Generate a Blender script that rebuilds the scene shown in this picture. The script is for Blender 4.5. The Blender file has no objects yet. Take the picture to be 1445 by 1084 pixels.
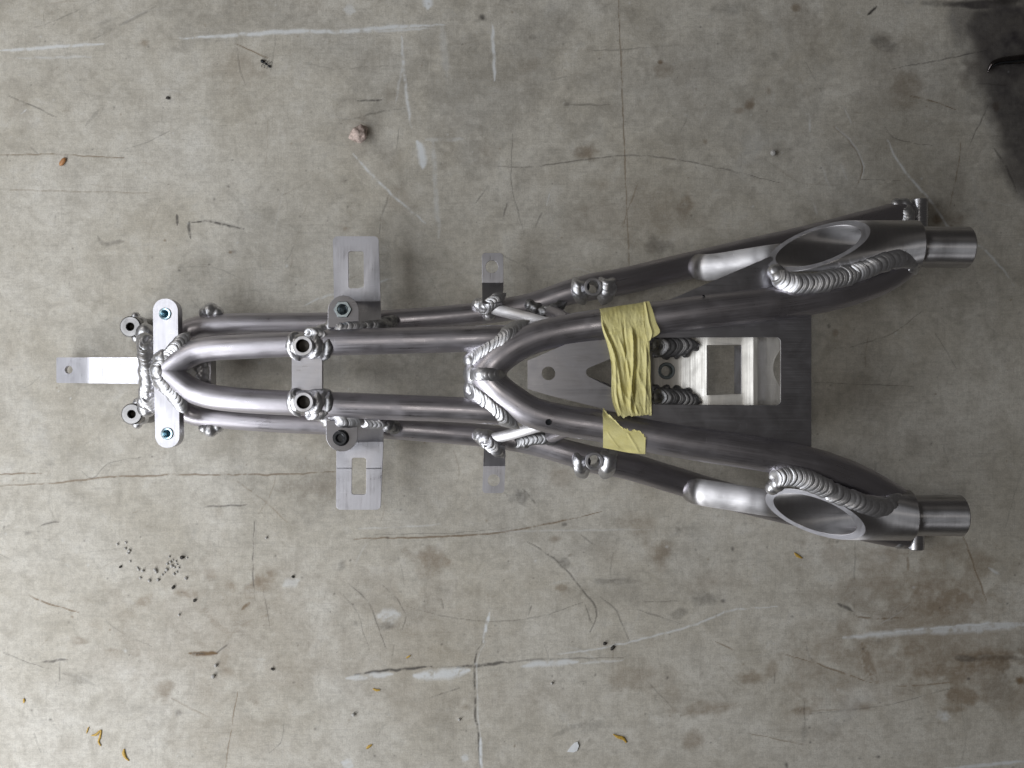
import bpy, bmesh, math, random
import numpy as np
from mathutils import Vector, Matrix, noise
from mathutils.geometry import tessellate_polygon

scene = bpy.context.scene
COL = scene.collection
rnd = random.Random(7)

# ------------------------------------------------------------------ camera, light, exposure
CAM_H, FPX, CX, CY = 1.0, 1350.0, 722.5, 542.0
cam_d = bpy.data.cameras.new("camera")
cam_d.sensor_fit = 'HORIZONTAL'; cam_d.sensor_width = 36.0
cam_d.lens = 36.0 * FPX / 1445.0
cam_d.clip_start = 0.01; cam_d.clip_end = 100
cam = bpy.data.objects.new("camera", cam_d); COL.objects.link(cam)
cam.location = (0, 0, CAM_H)
scene.camera = cam

world = bpy.data.worlds.new("World"); scene.world = world
world.use_nodes = True
bg = world.node_tree.nodes["Background"]
bg.inputs[0].default_value = (1.0, 0.94, 0.90, 1); bg.inputs[1].default_value = 0.034


def area(name, loc, target, sx, sy, power, color):
    d = bpy.data.lights.new(name, 'AREA'); d.shape = 'RECTANGLE'
    d.size, d.size_y, d.energy, d.color = sx, sy, power, color
    o = bpy.data.objects.new(name, d); COL.objects.link(o)
    o.location = loc
    o.rotation_euler = (Vector(target) - Vector(loc)).to_track_quat('-Z', 'Y').to_euler()
    return o


area("roof_light", (-1.08, -0.17, 1.06), (-0.25, -0.1, 0), 1.25, 0.80, 11.0, (0.94, 0.965, 1.0))
area("lower_window", (-0.95, -0.95, 0.62), (-0.2, 0, 0), 0.4, 0.35, 6.5, (0.97, 0.98, 1.0))
area("upper_window", (-0.95, 0.90, 0.70), (-0.2, 0, 0), 0.35, 0.3, 0.9, (1.0, 0.95, 0.88))
area("fill_lamp", (-0.31, 0.0, 1.70), (-0.31, 0, 0), 0.16, 0.20, 1.1, (1.0, 0.95, 0.88))  # unseen fill lamp, added to brighten the board seen through the gusset openings

scene.view_settings.view_transform = 'Standard'
scene.view_settings.look = 'None'
scene.view_settings.exposure = 0.28
scene.view_settings.gamma = 1.0
try:
    scene.cycles.use_denoising = True
    scene.cycles.max_bounces = 8
except Exception:
    pass

# ------------------------------------------------------------------ helpers


def S(z):                       # mm covered by one photo pixel at height z (mm)
    return (CAM_H * 1000 - z) / FPX


def P(px, py, z=0.0):           # point in metres seen at (px, py), z mm above the board
    s = S(z) / 1000.0
    return Vector(((px - CX) * s, (CY - py) * s, z / 1000.0))


class MB:
    def __init__(self):
        self.v, self.f, self.uv = [], [], []

    def add(self, verts, faces, uvs):
        b = len(self.v)
        self.v += [tuple(p) for p in verts]
        self.f += [tuple(i + b for i in f) for f in faces]
        self.uv += uvs

    def build(self, name, mat, parent=None, angle=40):
        me = bpy.data.meshes.new(name)
        me.from_pydata(self.v, [], self.f)
        uvl = me.uv_layers.new(name="UVMap")
        flat = np.array([c for f in self.uv for p in f for c in p], dtype=np.float32)
        uvl.data.foreach_set("uv", flat)
        me.materials.append(mat)
        me.shade_smooth(); me.set_sharp_from_angle(angle=math.radians(angle))
        return link(name, me, parent)


def link(name, me, parent=None):
    o = bpy.data.objects.new(name, me); COL.objects.link(o)
    if parent is not None:
        o.parent = parent
    return o


def tag(o, label=None, cat=None, group=None, kind=None):
    for k, val in (("label", label), ("category", cat), ("group", group), ("kind", kind)):
        if val:
            o[k] = val
    return o


def catmull(pts, step):
    """pts: list of tuples of floats (any dim). Resample with about `step` spacing in the first three."""
    pts = [np.array(p, float) for p in pts]
    if len(pts) == 2:
        n = max(2, int(np.linalg.norm((pts[1] - pts[0])[:3]) / step) + 1)
        return [pts[0] + (pts[1] - pts[0]) * t for t in np.linspace(0, 1, n)]
    q = [2 * pts[0] - pts[1]] + pts + [2 * pts[-1] - pts[-2]]
    out = []
    for i in range(1, len(q) - 2):
        p0, p1, p2, p3 = q[i - 1:i + 3]
        d = [max(1e-9, np.linalg.norm((b - a)[:3])) ** 0.5 for a, b in ((p0, p1), (p1, p2), (p2, p3))]
        t0 = 0; t1 = d[0]; t2 = t1 + d[1]; t3 = t2 + d[2]
        n = max(1, int(np.linalg.norm((p2 - p1)[:3]) / step))
        for k in range(n):
            t = t1 + (t2 - t1) * k / n
            A1 = (t1 - t) / (t1 - t0) * p0 + (t - t0) / (t1 - t0) * p1
            A2 = (t2 - t) / (t2 - t1) * p1 + (t - t1) / (t2 - t1) * p2
            A3 = (t3 - t) / (t3 - t2) * p2 + (t - t2) / (t3 - t2) * p3
            B1 = (t2 - t) / (t2 - t0) * A1 + (t - t0) / (t2 - t0) * A2
            B2 = (t3 - t) / (t3 - t1) * A2 + (t - t1) / (t3 - t1) * A3
            out.append((t2 - t) / (t2 - t1) * B1 + (t - t1) / (t2 - t1) * B2)
    out.append(pts[-1])
    return out


def frames(path, up=(0, 0, 1)):
    n = len(path); up = Vector(up); out = []
    for i in range(n):
        T = (path[min(i + 1, n - 1)] - path[max(i - 1, 0)]).normalized()
        out.append(T)
    N = up - T * up.dot(T)
    res = []
    T0 = out[0]; N = up - T0 * up.dot(T0)
    if N.length < 1e-3:
        N = Vector((0, 1, 0)) - T0 * T0.y
    N.normalize()
    for T in out:
        N = (N - T * N.dot(T)).normalized()
        res.append((T, N, T.cross(N)))
    return res


def sweep(mb, pts, r, segs=32, step=4.0, caps=True, oval=1.0):
    """pts: (px, py, z) or (px, py, z, r_mm); r in mm. Tube along the path, u runs along the tube."""
    q = []
    for p in pts:
        w = P(p[0], p[1], p[2]); rr = p[3] if len(p) > 3 else r
        q.append((w.x * 1000, w.y * 1000, w.z * 1000, rr))
    q = catmull(q, step)
    path = [Vector(p[:3]) / 1000 for p in q]; rad = [p[3] / 1000 for p in q]
    fr = frames(path)
    V, F, U = [], [], []
    L = 0; Ls = []
    for i, p in enumerate(path):
        if i: L += (p - path[i - 1]).length
        Ls.append(L)
        T, N, B = fr[i]
        for j in range(segs):
            a = 2 * math.pi * j / segs
            V.append(p + (N * math.sin(a) * oval + B * math.cos(a)) * rad[i])
    for i in range(len(path) - 1):
        for j in range(segs):
            k = (j + 1) % segs
            F.append((i * segs + j, i * segs + k, (i + 1) * segs + k, (i + 1) * segs + j))
            c = rad[i] * 2 * math.pi / segs
            U.append([(Ls[i], j * c), (Ls[i], (j + 1) * c), (Ls[i + 1], (j + 1) * c), (Ls[i + 1], j * c)])
    if caps:
        n = len(path) - 1
        F.append(tuple(range(segs))[::-1]); U.append([(0.001 * j, 0) for j in range(segs)])
        F.append(tuple(n * segs + j for j in range(segs))); U.append([(0.001 * j, 0) for j in range(segs)])
    mb.add(V, F, U)


def tube(name, pts, r, mat, parent, segs=36, step=4.0, caps=True):
    m = MB(); sweep(m, pts, r, segs, step, caps)
    return m.build(name, mat, parent)


def axes(axis):
    a = Vector(axis).normalized()
    h = Vector((1, 0, 0)) if abs(a.x) < 0.9 else Vector((0, 1, 0))
    e1 = (h - a * h.dot(a)).normalized()
    return a, e1, a.cross(e1)


def lathe(mb, profile, c, axis=(0, 0, 1), segs=36, spin=0.0):
    """profile: (r_mm, h_mm[, 'hex']) rings joined in order, about c (m); u runs round the axis."""
    a, e1, e2 = axes(axis)
    V, F, U = [], [], []
    for pr in profile:
        r, h = pr[0] / 1000, pr[1] / 1000
        for j in range(segs):
            t = 2 * math.pi * j / segs
            rr = r
            if len(pr) > 2:
                q = (t + spin) % (math.pi / 3) - math.pi / 6
                rr = min(r / math.cos(q), r * 1.12)
            V.append(c + a * h + (e1 * math.cos(t) + e2 * math.sin(t)) * rr)
    L = 0
    for i in range(len(profile) - 1):
        d = math.hypot(profile[i + 1][0] - profile[i][0], profile[i + 1][1] - profile[i][1]) / 1000
        for j in range(segs):
            k = (j + 1) % segs
            F.append((i * segs + j, i * segs + k, (i + 1) * segs + k, (i + 1) * segs + j))
            cc = max(0.004, profile[i][0] / 1000) * 2 * math.pi / segs
            U.append([(j * cc, L), ((j + 1) * cc, L), ((j + 1) * cc, L + d), (j * cc, L + d)])
        L += d
    mb.add(V, F, U)


def thread(r, top, depth, pitch=1.1, amp=0.35):
    out = []; n = int(depth / pitch)
    for i in range(n, -1, -1):
        out.append((r - amp, top - i * pitch - pitch * 0.5)); out.append((r + amp * 0.3, top - i * pitch))
    return out


def boss(name, top, r, ri, height, mat, parent, axis=(0, 0, 1), through=False, ch=0.6, threads=True):
    """Round boss, its top face centre at `top`; the tapped hole is a part of its own."""
    m = MB()
    prof = [(ri, -0.4), (ri + 0.4, 0.0), (r - ch, 0), (r, -ch), (r, -height)]
    if not threads: prof = [(ri, -height)] + prof + [(ri, -height)]
    lathe(m, prof, top, axis)
    b = m.build(name, mat, parent, 30)
    if threads:
        m = MB()
        dp = min(height * .8, 8.5)
        lathe(m, [(0.01, -dp)] + thread(ri - 0.05, -0.5, dp - 1.2), top, axis)
        bore_parts.append((m, b))
    return b


bore_parts = []


def circle(cx, cy, r, n=28):
    return [(cx + r * math.cos(2 * math.pi * i / n), cy + r * math.sin(2 * math.pi * i / n)) for i in range(n)]


def roundpoly(pts, rad, n=6):
    out = []; N = len(pts)
    for i in range(N):
        r = rad[i] if isinstance(rad, (list, tuple)) else rad
        p = Vector(pts[i]); a = Vector(pts[i - 1]) - p; b = Vector(pts[(i + 1) % N]) - p
        if r <= 0:
            out.append(tuple(p)); continue
        a.normalize(); b.normalize()
        half = math.acos(max(-1, min(1, a.dot(b)))) / 2
        d = r / math.tan(half); c = p + (a + b).normalized() * (r / math.sin(half))
        s = p + a * d - c; e = p + b * d - c
        a0 = math.atan2(s.y, s.x); a1 = math.atan2(e.y, e.x)
        while a1 - a0 > math.pi: a1 -= 2 * math.pi
        while a1 - a0 < -math.pi: a1 += 2 * math.pi
        for k in range(n + 1):
            t = a0 + (a1 - a0) * k / n
            out.append((c.x + r * math.cos(t), c.y + r * math.sin(t)))
    return out


def plate(name, outer, holes, zf, thick, mat, parent, cuts=(), grain='x', bev=0.45):
    """Sheet cut to an outline (photo pixels at its own height), bent by zf(px,py)->mm, real thickness."""
    loops = [[Vector((x, y, 0)) for x, y in lp] for lp in [outer] + list(holes)]
    flat = [p for lp in loops for p in lp]
    bm = bmesh.new()
    vs = [bm.verts.new(p) for p in flat]
    for t in tessellate_polygon(loops):
        try: bm.faces.new([vs[i] for i in t])
        except ValueError: pass
    for co, no in cuts:
        bmesh.ops.bisect_plane(bm, geom=bm.verts[:] + bm.edges[:] + bm.faces[:], plane_co=(co[0], co[1], 0), plane_no=(no[0], no[1], 0))
    bm.verts.ensure_lookup_table()
    for v in bm.verts:
        z = zf(v.co.x, v.co.y) if callable(zf) else zf
        v.co = P(v.co.x, v.co.y, z)
    bmesh.ops.recalc_face_normals(bm, faces=bm.faces[:])
    bm.normal_update()
    if sum(f.normal.z * f.calc_area() for f in bm.faces) < 0:
        bmesh.ops.reverse_faces(bm, faces=bm.faces[:])
    for f in bm.faces:
        if f.normal.z < 0: f.normal_flip()
    bm.normal_update()
    top = bm.verts[:]; tf = bm.faces[:]
    bedges = [e for e in bm.edges if len(e.link_faces) == 1]
    mp = {v: bm.verts.new(v.co - v.normal * thick / 1000) for v in top}
    for f in tf:
        bm.faces.new([mp[v] for v in reversed(f.verts)])
    for e in bedges:
        l = e.link_loops[0]; a, b = l.vert, l.link_loop_next.vert
        bm.faces.new([b, a, mp[a], mp[b]])
    bm.normal_update()
    rim = [e for e in bedges if e.is_valid]
    if bev:
        bmesh.ops.bevel(bm, geom=rim, offset=bev / 1000, segments=2, profile=0.5, affect='EDGES', clamp_overlap=True)
    uvl = bm.loops.layers.uv.new("UVMap")
    for f in bm.faces:
        for l in f.loops:
            c = l.vert.co
            if abs(f.normal.z) < 0.3:
                uv = (c.x + c.y, c.z)
            else:
                uv = (c.x, c.y) if grain == 'x' else (c.y, c.x)
            l[uvl].uv = uv
    me = bpy.data.meshes.new(name); bm.to_mesh(me); bm.free()
    me.materials.append(mat)
    me.shade_smooth(); me.set_sharp_from_angle(angle=math.radians(16))
    return link(name, me, parent)


def weld(name, pts, w, h, mat, parent, pitch=3.6, up=(0, 0, 1), seed=0, cres=1.2, depth=0.105, ends=True):
    """Run of overlapping 'dimes'. pts (px,py,z[,w scale]); w half width, h half height in mm."""
    R = random.Random(seed + 11)
    h = h * 0.66; w = w * 1.0
    q = []
    for p in pts:
        c = P(*p[:3]); q.append((c.x * 1000, c.y * 1000, c.z * 1000 - 0.4, p[3] if len(p) > 3 else 1.0))
    q = catmull(q, pitch / 9)
    path = [Vector(p[:3]) / 1000 for p in q]; sc = [p[3] for p in q]
    fr = frames(path, up)
    segs = 26
    Ls = [0.0]
    for i in range(1, len(path)): Ls.append(Ls[-1] + (path[i] - path[i - 1]).length * 1000)
    tot = Ls[-1]
    # uneven dime boundaries
    bnd = [0.0]
    while bnd[-1] < tot + pitch: bnd.append(bnd[-1] + pitch * R.uniform(0.75, 1.3))
    jw = [R.uniform(0.95, 1.05) for _ in bnd]; jh = [R.uniform(0.88, 1.10) for _ in bnd]
    js = [R.uniform(-0.05, 0.05) for _ in bnd]
    V, F, U = [], [], []
    k = 0
    for i, p in enumerate(path):
        s = Ls[i]
        while s >= bnd[k + 1]: k += 1
        fr_ = (s - bnd[k]) / (bnd[k + 1] - bnd[k])
        prof = 1 - depth * (1 - math.sin(min(1, fr_ * 1.25) * math.pi / 2)) - depth * 0.6 * max(0, fr_ - 0.85) / 0.15
        prof -= 0.02 * math.sin(fr_ * 19)
        e = 1.0
        if ends:
            d = min(s, tot - s); rr = w * 0.9
            if d < rr: e = math.sqrt(max(0.02, 1 - (1 - d / rr) ** 2))
        T, N, B = fr[i]
        ww = w * sc[i] * jw[k] * (0.75 + 0.25 * prof) * e / 1000; hh = h * sc[i] * jh[k] * prof * e / 1000
        for j in range(segs):
            a = 2 * math.pi * j / segs
            c, sn = math.cos(a), math.sin(a)
            sh = cres * w * (1 - c * c) * 0.75 / 1000 * (1 if sn > 0 else 0.3)
            V.append(p + T * sh + B * (c * ww + js[k] * w / 1000) + N * sn * hh)
    for i in range(len(path) - 1):
        for j in range(segs):
            n = (j + 1) % segs
            F.append((i * segs + j, i * segs + n, (i + 1) * segs + n, (i + 1) * segs + j))
            U.append([(j * .001, Ls[i] / 1000), (j * .001 + .001, Ls[i] / 1000), (j * .001 + .001, Ls[i + 1] / 1000), (j * .001, Ls[i + 1] / 1000)])
    n = len(path) - 1
    F.append(tuple(range(segs))[::-1]); U.append([(0.001 * j, 0) for j in range(segs)])
    F.append(tuple(n * segs + j for j in range(segs))); U.append([(0.001 * j, 0) for j in range(segs)])
    m = MB(); m.add(V, F, U)
    return m.build(name, mat, parent, 75)


def blob(name, items, mat, parent, vox=1.1, amp=0.7, freq=120, smooth=3, seed=0):
    """Fused metal: spheres (px,py,z,r mm[,zscale]) melted into one skin and roughened."""
    bm = bmesh.new()
    for it in items:
        c = P(*it[:3]); r = it[3] / 1000; zs = it[4] if len(it) > 4 else 1.0
        M = Matrix.Translation(c) @ Matrix.Diagonal((r, r, r * zs, 1))
        bmesh.ops.create_icosphere(bm, subdivisions=3, radius=1.0, matrix=M)
    me = bpy.data.meshes.new("tmp"); bm.to_mesh(me); bm.free()
    o = bpy.data.objects.new("tmp", me); COL.objects.link(o)
    md = o.modifiers.new("r", 'REMESH'); md.mode = 'VOXEL'; md.voxel_size = vox / 1000
    dg = bpy.context.evaluated_depsgraph_get(); dg.update()
    me2 = bpy.data.meshes.new_from_object(o.evaluated_get(dg))
    bpy.data.objects.remove(o); bpy.data.meshes.remove(me)
    bm = bmesh.new(); bm.from_mesh(me2)
    for _ in range(smooth):
        bmesh.ops.smooth_vert(bm, verts=bm.verts[:], factor=0.5, use_axis_x=True, use_axis_y=True, use_axis_z=True)
    bm.normal_update()
    off = Vector((seed * 3.1, seed * 1.7, 0))
    for v in bm.verts:
        d = noise.noise(v.co * freq + off) * amp + noise.noise(v.co * freq * 2.7 + off) * amp * 0.35
        v.co += v.normal * d / 1000
    uvl = bm.loops.layers.uv.new("UVMap")
    for f in bm.faces:
        for l in f.loops: l[uvl].uv = (l.vert.co.x, l.vert.co.y)
    bm.to_mesh(me2); bm.free()
    me2.name = name; me2.materials.clear(); me2.materials.append(mat)
    me2.shade_smooth()
    return link(name, me2, parent)


# ------------------------------------------------------------------ materials
class NT:
    def __init__(self, name):
        self.m = bpy.data.materials.new(name); self.m.use_nodes = True
        self.t = self.m.node_tree; self.b = self.t.nodes["Principled BSDF"]

    def n(self, typ, **kw):
        x = self.t.nodes.new(typ)
        for k, v in kw.items(): setattr(x, k, v)
        return x

    def l(self, a, b): self.t.links.new(a, b)

    def val(self, sock, v): sock.default_value = v

    def math(self, op, a, b=None, clamp=False):
        x = self.n('ShaderNodeMath', operation=op, use_clamp=clamp)
        for i, s in enumerate((a, b)):
            if s is None: continue
            if isinstance(s, (int, float)): x.inputs[i].default_value = s
            else: self.l(s, x.inputs[i])
        return x.outputs[0]

    def mix(self, fac, a, b, mode='MIX'):
        x = self.n('ShaderNodeMix', data_type='RGBA', blend_type=mode)
        for s, i in ((fac, 0), (a, 6), (b, 7)):
            if isinstance(s, (int, float)): x.inputs[i].default_value = s
            elif isinstance(s, tuple): x.inputs[i].default_value = s + (1,) if len(s) == 3 else s
            else: self.l(s, x.inputs[i])
        return x.outputs[2]

    def noise(self, vec, scale, detail=3, rough=0.55, dist=0.0):
        x = self.n('ShaderNodeTexNoise')
        x.inputs['Scale'].default_value = scale; x.inputs['Detail'].default_value = detail
        x.inputs['Roughness'].default_value = rough; x.inputs['Distortion'].default_value = dist
        if vec is not None: self.l(vec, x.inputs['Vector'])
        return x.outputs[0]

    def mapv(self, vec, scale):
        x = self.n('ShaderNodeMapping'); x.inputs['Scale'].default_value = scale
        self.l(vec, x.inputs[0]); return x.outputs[0]

    def rng(self, v, a, b, c, d):
        x = self.n('ShaderNodeMapRange'); self.l(v, x.inputs[0])
        for i, k in enumerate((a, b, c, d)): x.inputs[i + 1].default_value = k
        return x.outputs[0]


def brushed(name, col, rough, aniso=0.5, streak=0.10, bump=0.12, across=1300, smudge=0.18, metallic=1.0):
    t = NT(name); b = t.b
    uv = t.n('ShaderNodeUVMap', uv_map="UVMap").outputs[0]
    geo = t.n('ShaderNodeNewGeometry').outputs['Position']
    st = t.noise(t.mapv(uv, (14, across, 1)), 1.0, 3, 0.65)
    st2 = t.noise(t.mapv(uv, (45, across * 0.35, 1)), 1.0, 2)
    sm = t.noise(geo, 38, 4, 0.6, 0.6)
    r = t.math('ADD', t.rng(st, 0.3, 0.7, -streak, streak), t.rng(sm, 0.3, 0.7, -0.07, 0.10))
    t.l(t.math('ADD', r, rough), b.inputs['Roughness'])
    f = t.math('MULTIPLY', t.rng(sm, 0.35, 0.7, 0.0, smudge), 1.0)
    c = t.mix(f, col, tuple(x * 0.62 for x in col))
    c = t.mix(t.rng(st2, 0.35, 0.75, 0.0, 0.30), c, tuple(x * 0.72 for x in col))
    t.l(c, b.inputs['Base Color'])
    # handling scratches: sparse long hairlines in two directions
    s1 = t.noise(t.mapv(geo, (40, 1100, 60)), 1.0, 2, 0.5, 0.15); s2 = t.noise(t.mapv(geo, (700, 90, 60)), 1.0, 2, 0.5, 0.2)
    sc = t.math('ADD', t.rng(s1, 0.70, 0.76, 0, 0.5), t.rng(s2, 0.72, 0.78, 0, 0.5), True)
    c = t.mix(sc, c, tuple(min(1, x * 1.45) for x in col))
    t.l(c, b.inputs['Base Color'])
    b.inputs['Metallic'].default_value = metallic
    b.inputs['Anisotropic'].default_value = aniso
    b.inputs['Anisotropic Rotation'].default_value = 0.25
    tg = t.n('ShaderNodeTangent', direction_type='UV_MAP', uv_map="UVMap"); t.l(tg.outputs[0], b.inputs['Tangent'])
    bp = t.n('ShaderNodeBump'); bp.inputs['Strength'].default_value = bump; bp.inputs['Distance'].default_value = 0.0004
    t.l(st, bp.inputs['Height']); t.l(bp.outputs[0], b.inputs['Normal'])
    return t.m


def plain(name, col, rough, metallic=0.0, nscale=300, var=0.25, bump=0.2, bdist=0.0005):
    t = NT(name); b = t.b
    geo = t.n('ShaderNodeNewGeometry').outputs['Position']
    n1 = t.noise(geo, nscale, 4, 0.6)
    t.l(t.mix(t.rng(n1, 0.3, 0.7, 0, 1), tuple(x * (1 - var) for x in col), tuple(min(1, x * (1 + var)) for x in col)), b.inputs['Base Color'])
    b.inputs['Roughness'].default_value = rough; b.inputs['Metallic'].default_value = metallic
    bp = t.n('ShaderNodeBump'); bp.inputs['Strength'].default_value = bump; bp.inputs['Distance'].default_value = bdist
    t.l(n1, bp.inputs['Height']); t.l(bp.outputs[0], b.inputs['Normal'])
    return t.m


ALU = brushed("brushed_aluminium_tube", (0.56, 0.54, 0.58), 0.36, aniso=0.6, smudge=0.34)
ALU_PLATE = brushed("brushed_aluminium_sheet", (0.55, 0.545, 0.58), 0.37, aniso=0.4, streak=0.08, across=1100, bump=0.08, smudge=0.25)
ALU_RAW = brushed("mill_finish_aluminium", (0.74, 0.72, 0.68), 0.50, aniso=0.2, across=700, bump=0.25)
STEEL = brushed("turned_metal", (0.54, 0.53, 0.54), 0.40, aniso=0.97, streak=0.04, across=1500, bump=0.012)
TAILB = brushed("turned_dark_metal", (0.24, 0.235, 0.235), 0.32, aniso=0.4, across=1200, bump=0.04)
CUT = brushed("sawn_metal_face", (0.58, 0.58, 0.62), 0.48, aniso=0.3, across=900, bump=0.4)
BOSS = brushed("machined_boss_metal", (0.62, 0.62, 0.65), 0.33, aniso=0.3, across=1200)
WELD = plain("weld_metal", (0.62, 0.62, 0.64), 0.40, 1.0, 420, 0.12, 0.16)
BORE = plain("shaded_bore_metal", (0.035, 0.032, 0.028), 0.45, 1.0, 420, 0.10, 0.10)  # near-black colour stands in for the shade deep in the bores
WELD_SOOT = plain("sooty_weld_metal", (0.30, 0.30, 0.31), 0.42, 1.0, 420, 0.3, 0.2)
ZINC = plain("blue_zinc_plating", (0.48, 0.66, 0.74), 0.25, 1.0, 500, 0.15, 0.05)
ZINC_DK = plain("dull_zinc_plating", (0.33, 0.38, 0.40), 0.32, 1.0, 500, 0.2, 0.05)
BLACK = plain("black_oxide_steel", (0.03, 0.032, 0.036), 0.30, 0.6, 500, 0.2, 0.1)
DARKTOOL = plain("dark_tool_steel", (0.10, 0.09, 0.09), 0.22, 1.0, 200, 0.3, 0.1)
GRIT = plain("grey_grit", (0.50, 0.49, 0.47), 0.75, 0, 900, 0.4, 0.6)
DARKBIT = plain("dark_grit", (0.05, 0.045, 0.04), 0.7, 0, 900, 0.4, 0.6)
PINK = plain("pinkish_mortar", (0.58, 0.47, 0.42), 0.85, 0, 500, 0.35, 0.8)
HUSK = plain("yellow_husk", (0.50, 0.32, 0.06), 0.5, 0, 700, 0.4, 0.4)
SEED = plain("brown_seed", (0.45, 0.22, 0.09), 0.5, 0, 700, 0.4, 0.4)
FLAKE = plain("white_paint_flake", (0.74, 0.76, 0.78), 0.6, 0, 300, 0.06, 0.2)


def tape_mat():
    t = NT("yellow_masking_tape"); b = t.b
    uv = t.n('ShaderNodeUVMap', uv_map="UVMap").outputs[0]
    geo = t.n('ShaderNodeNewGeometry').outputs['Position']
    cr = t.noise(t.mapv(uv, (120, 1500, 1)), 1.0, 4, 0.7)
    fine = t.noise(geo, 1500, 3, 0.6)
    big = t.noise(geo, 60, 3, 0.55)
    c = t.mix(t.rng(big, 0.3, 0.7, 0, 1), (0.66, 0.59, 0.215), (0.76, 0.70, 0.33))
    c = t.mix(t.rng(cr, 0.4, 0.75, 0, 0.35), c, (0.84, 0.79, 0.50))
    t.l(c, b.inputs['Base Color']); b.inputs['Roughness'].default_value = 0.58
    b.inputs['Specular IOR Level'].default_value = 0.35
    h = t.math('ADD', cr, t.math('MULTIPLY', fine, 0.5))
    bp = t.n('ShaderNodeBump'); bp.inputs['Strength'].default_value = 0.55; bp.inputs['Distance'].default_value = 0.0006
    t.l(h, bp.inputs['Height']); t.l(bp.outputs[0], b.inputs['Normal'])
    return t.m


TAPE = tape_mat()


def floor_mat():
    t = NT("worn_grey_board"); b = t.b
    geo = t.n('ShaderNodeNewGeometry').outputs['Position']
    at = t.n('ShaderNodeAttribute', attribute_name="wear_and_shade", attribute_type='GEOMETRY')
    sep = t.n('ShaderNodeSeparateColor'); t.l(at.outputs['Color'], sep.inputs[0])
    dark, white, brown = sep.outputs[0], sep.outputs[1], sep.outputs[2]
    oil = at.outputs['Alpha']
    m1 = t.noise(geo, 7, 6, 0.62, 0.4)
    m2 = t.noise(geo, 38, 7, 0.68, 0.5)
    m3 = t.noise(geo, 150, 5, 0.68, 0.3)
    fine = t.noise(geo, 640, 3, 0.7)
    hx = t.noise(t.mapv(geo, (34, 430, 1)), 1.0, 5, 0.7, 0.2)
    vy = t.noise(t.mapv(geo, (430, 34, 1)), 1.0, 5, 0.7, 0.2)
    c = t.mix(t.rng(m1, 0.3, 0.7, 0, 1), (0.50, 0.462, 0.385), (0.665, 0.64, 0.58))
    c = t.mix(t.rng(m2, 0.44, 0.74, 0, 0.56), c, (0.285, 0.255, 0.205))
    c = t.mix(t.rng(m2, 0.24, 0.44, 0.45, 0.0), c, (0.64, 0.63, 0.60))
    c = t.mix(t.rng(m3, 0.45, 0.76, 0, 0.48), c, (0.28, 0.265, 0.235))
    c = t.mix(t.rng(m3, 0.25, 0.45, 0.35, 0.0), c, (0.64, 0.63, 0.60))
    c = t.mix(t.rng(hx, 0.50, 0.8, 0, 0.30), c, (0.27, 0.255, 0.225))
    c = t.mix(t.rng(vy, 0.52, 0.82, 0, 0.22), c, (0.27, 0.255, 0.225))
    c = t.mix(t.rng(fine, 0.48, 0.79, 0, 0.46), c, (0.25, 0.235, 0.205))
    c = t.mix(t.rng(fine, 0.22, 0.44, 0.30, 0), c, (0.74, 0.73, 0.70))
    c = t.mix(brown, c, (0.165, 0.105, 0.05))
    c = t.mix(oil, c, (0.035, 0.030, 0.034))
    c = t.mix(dark, c, (0.05, 0.045, 0.042))
    c = t.mix(white, c, (0.70, 0.72, 0.73))
    t.l(c, b.inputs['Base Color'])
    t.l(t.math('ADD', t.rng(m2, 0.3, 0.7, 0.46, 0.62), t.math('MULTIPLY', oil, -0.15)), b.inputs['Roughness'])
    b.inputs['Specular IOR Level'].default_value = 0.3
    h = t.math('ADD', t.math('ADD', hx, vy), t.math('MULTIPLY', fine, 0.9))
    h = t.math('SUBTRACT', h, t.math('MULTIPLY', dark, 0.9))
    bp = t.n('ShaderNodeBump'); bp.inputs['Strength'].default_value = 0.30; bp.inputs['Distance'].default_value = 0.0006
    t.l(h, bp.inputs['Height']); t.l(bp.outputs[0], b.inputs['Normal'])
    return t.m


# ------------------------------------------------------------------ the board underneath
NX, NY = 1110, 836
PX0, PX1, PY0, PY1 = -20, 1465, -17, 1101
gx = np.linspace(PX0, PX1, NX); gy = np.linspace(PY0, PY1, NY)
GX, GY = np.meshgrid(gx, gy)
PXS = (PX1 - PX0) / (NX - 1)
nrs = np.random.RandomState(5)


def vnoise(cell, seed, cy=None, rot=0.0):
    """smooth value noise on the grid; cell size in photo pixels"""
    cy = cy or cell
    r = np.random.RandomState(seed)
    c, sn = math.cos(rot), math.sin(rot)
    X = GX * c + GY * sn; Y = -GX * sn + GY * c
    X = X - X.min(); Y = Y - Y.min()
    a = r.rand(int(Y.max() / cy) + 4, int(X.max() / cell) + 4)
    u = X / cell; v = Y / cy
    i = u.astype(int); j = v.astype(int); fu = u - i; fv = v - j
    fu = fu * fu * (3 - 2 * fu); fv = fv * fv * (3 - 2 * fv)
    return (a[j, i] * (1 - fu) + a[j, i + 1] * fu) * (1 - fv) + (a[j + 1, i] * (1 - fu) + a[j + 1, i + 1] * fu) * fv


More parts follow.
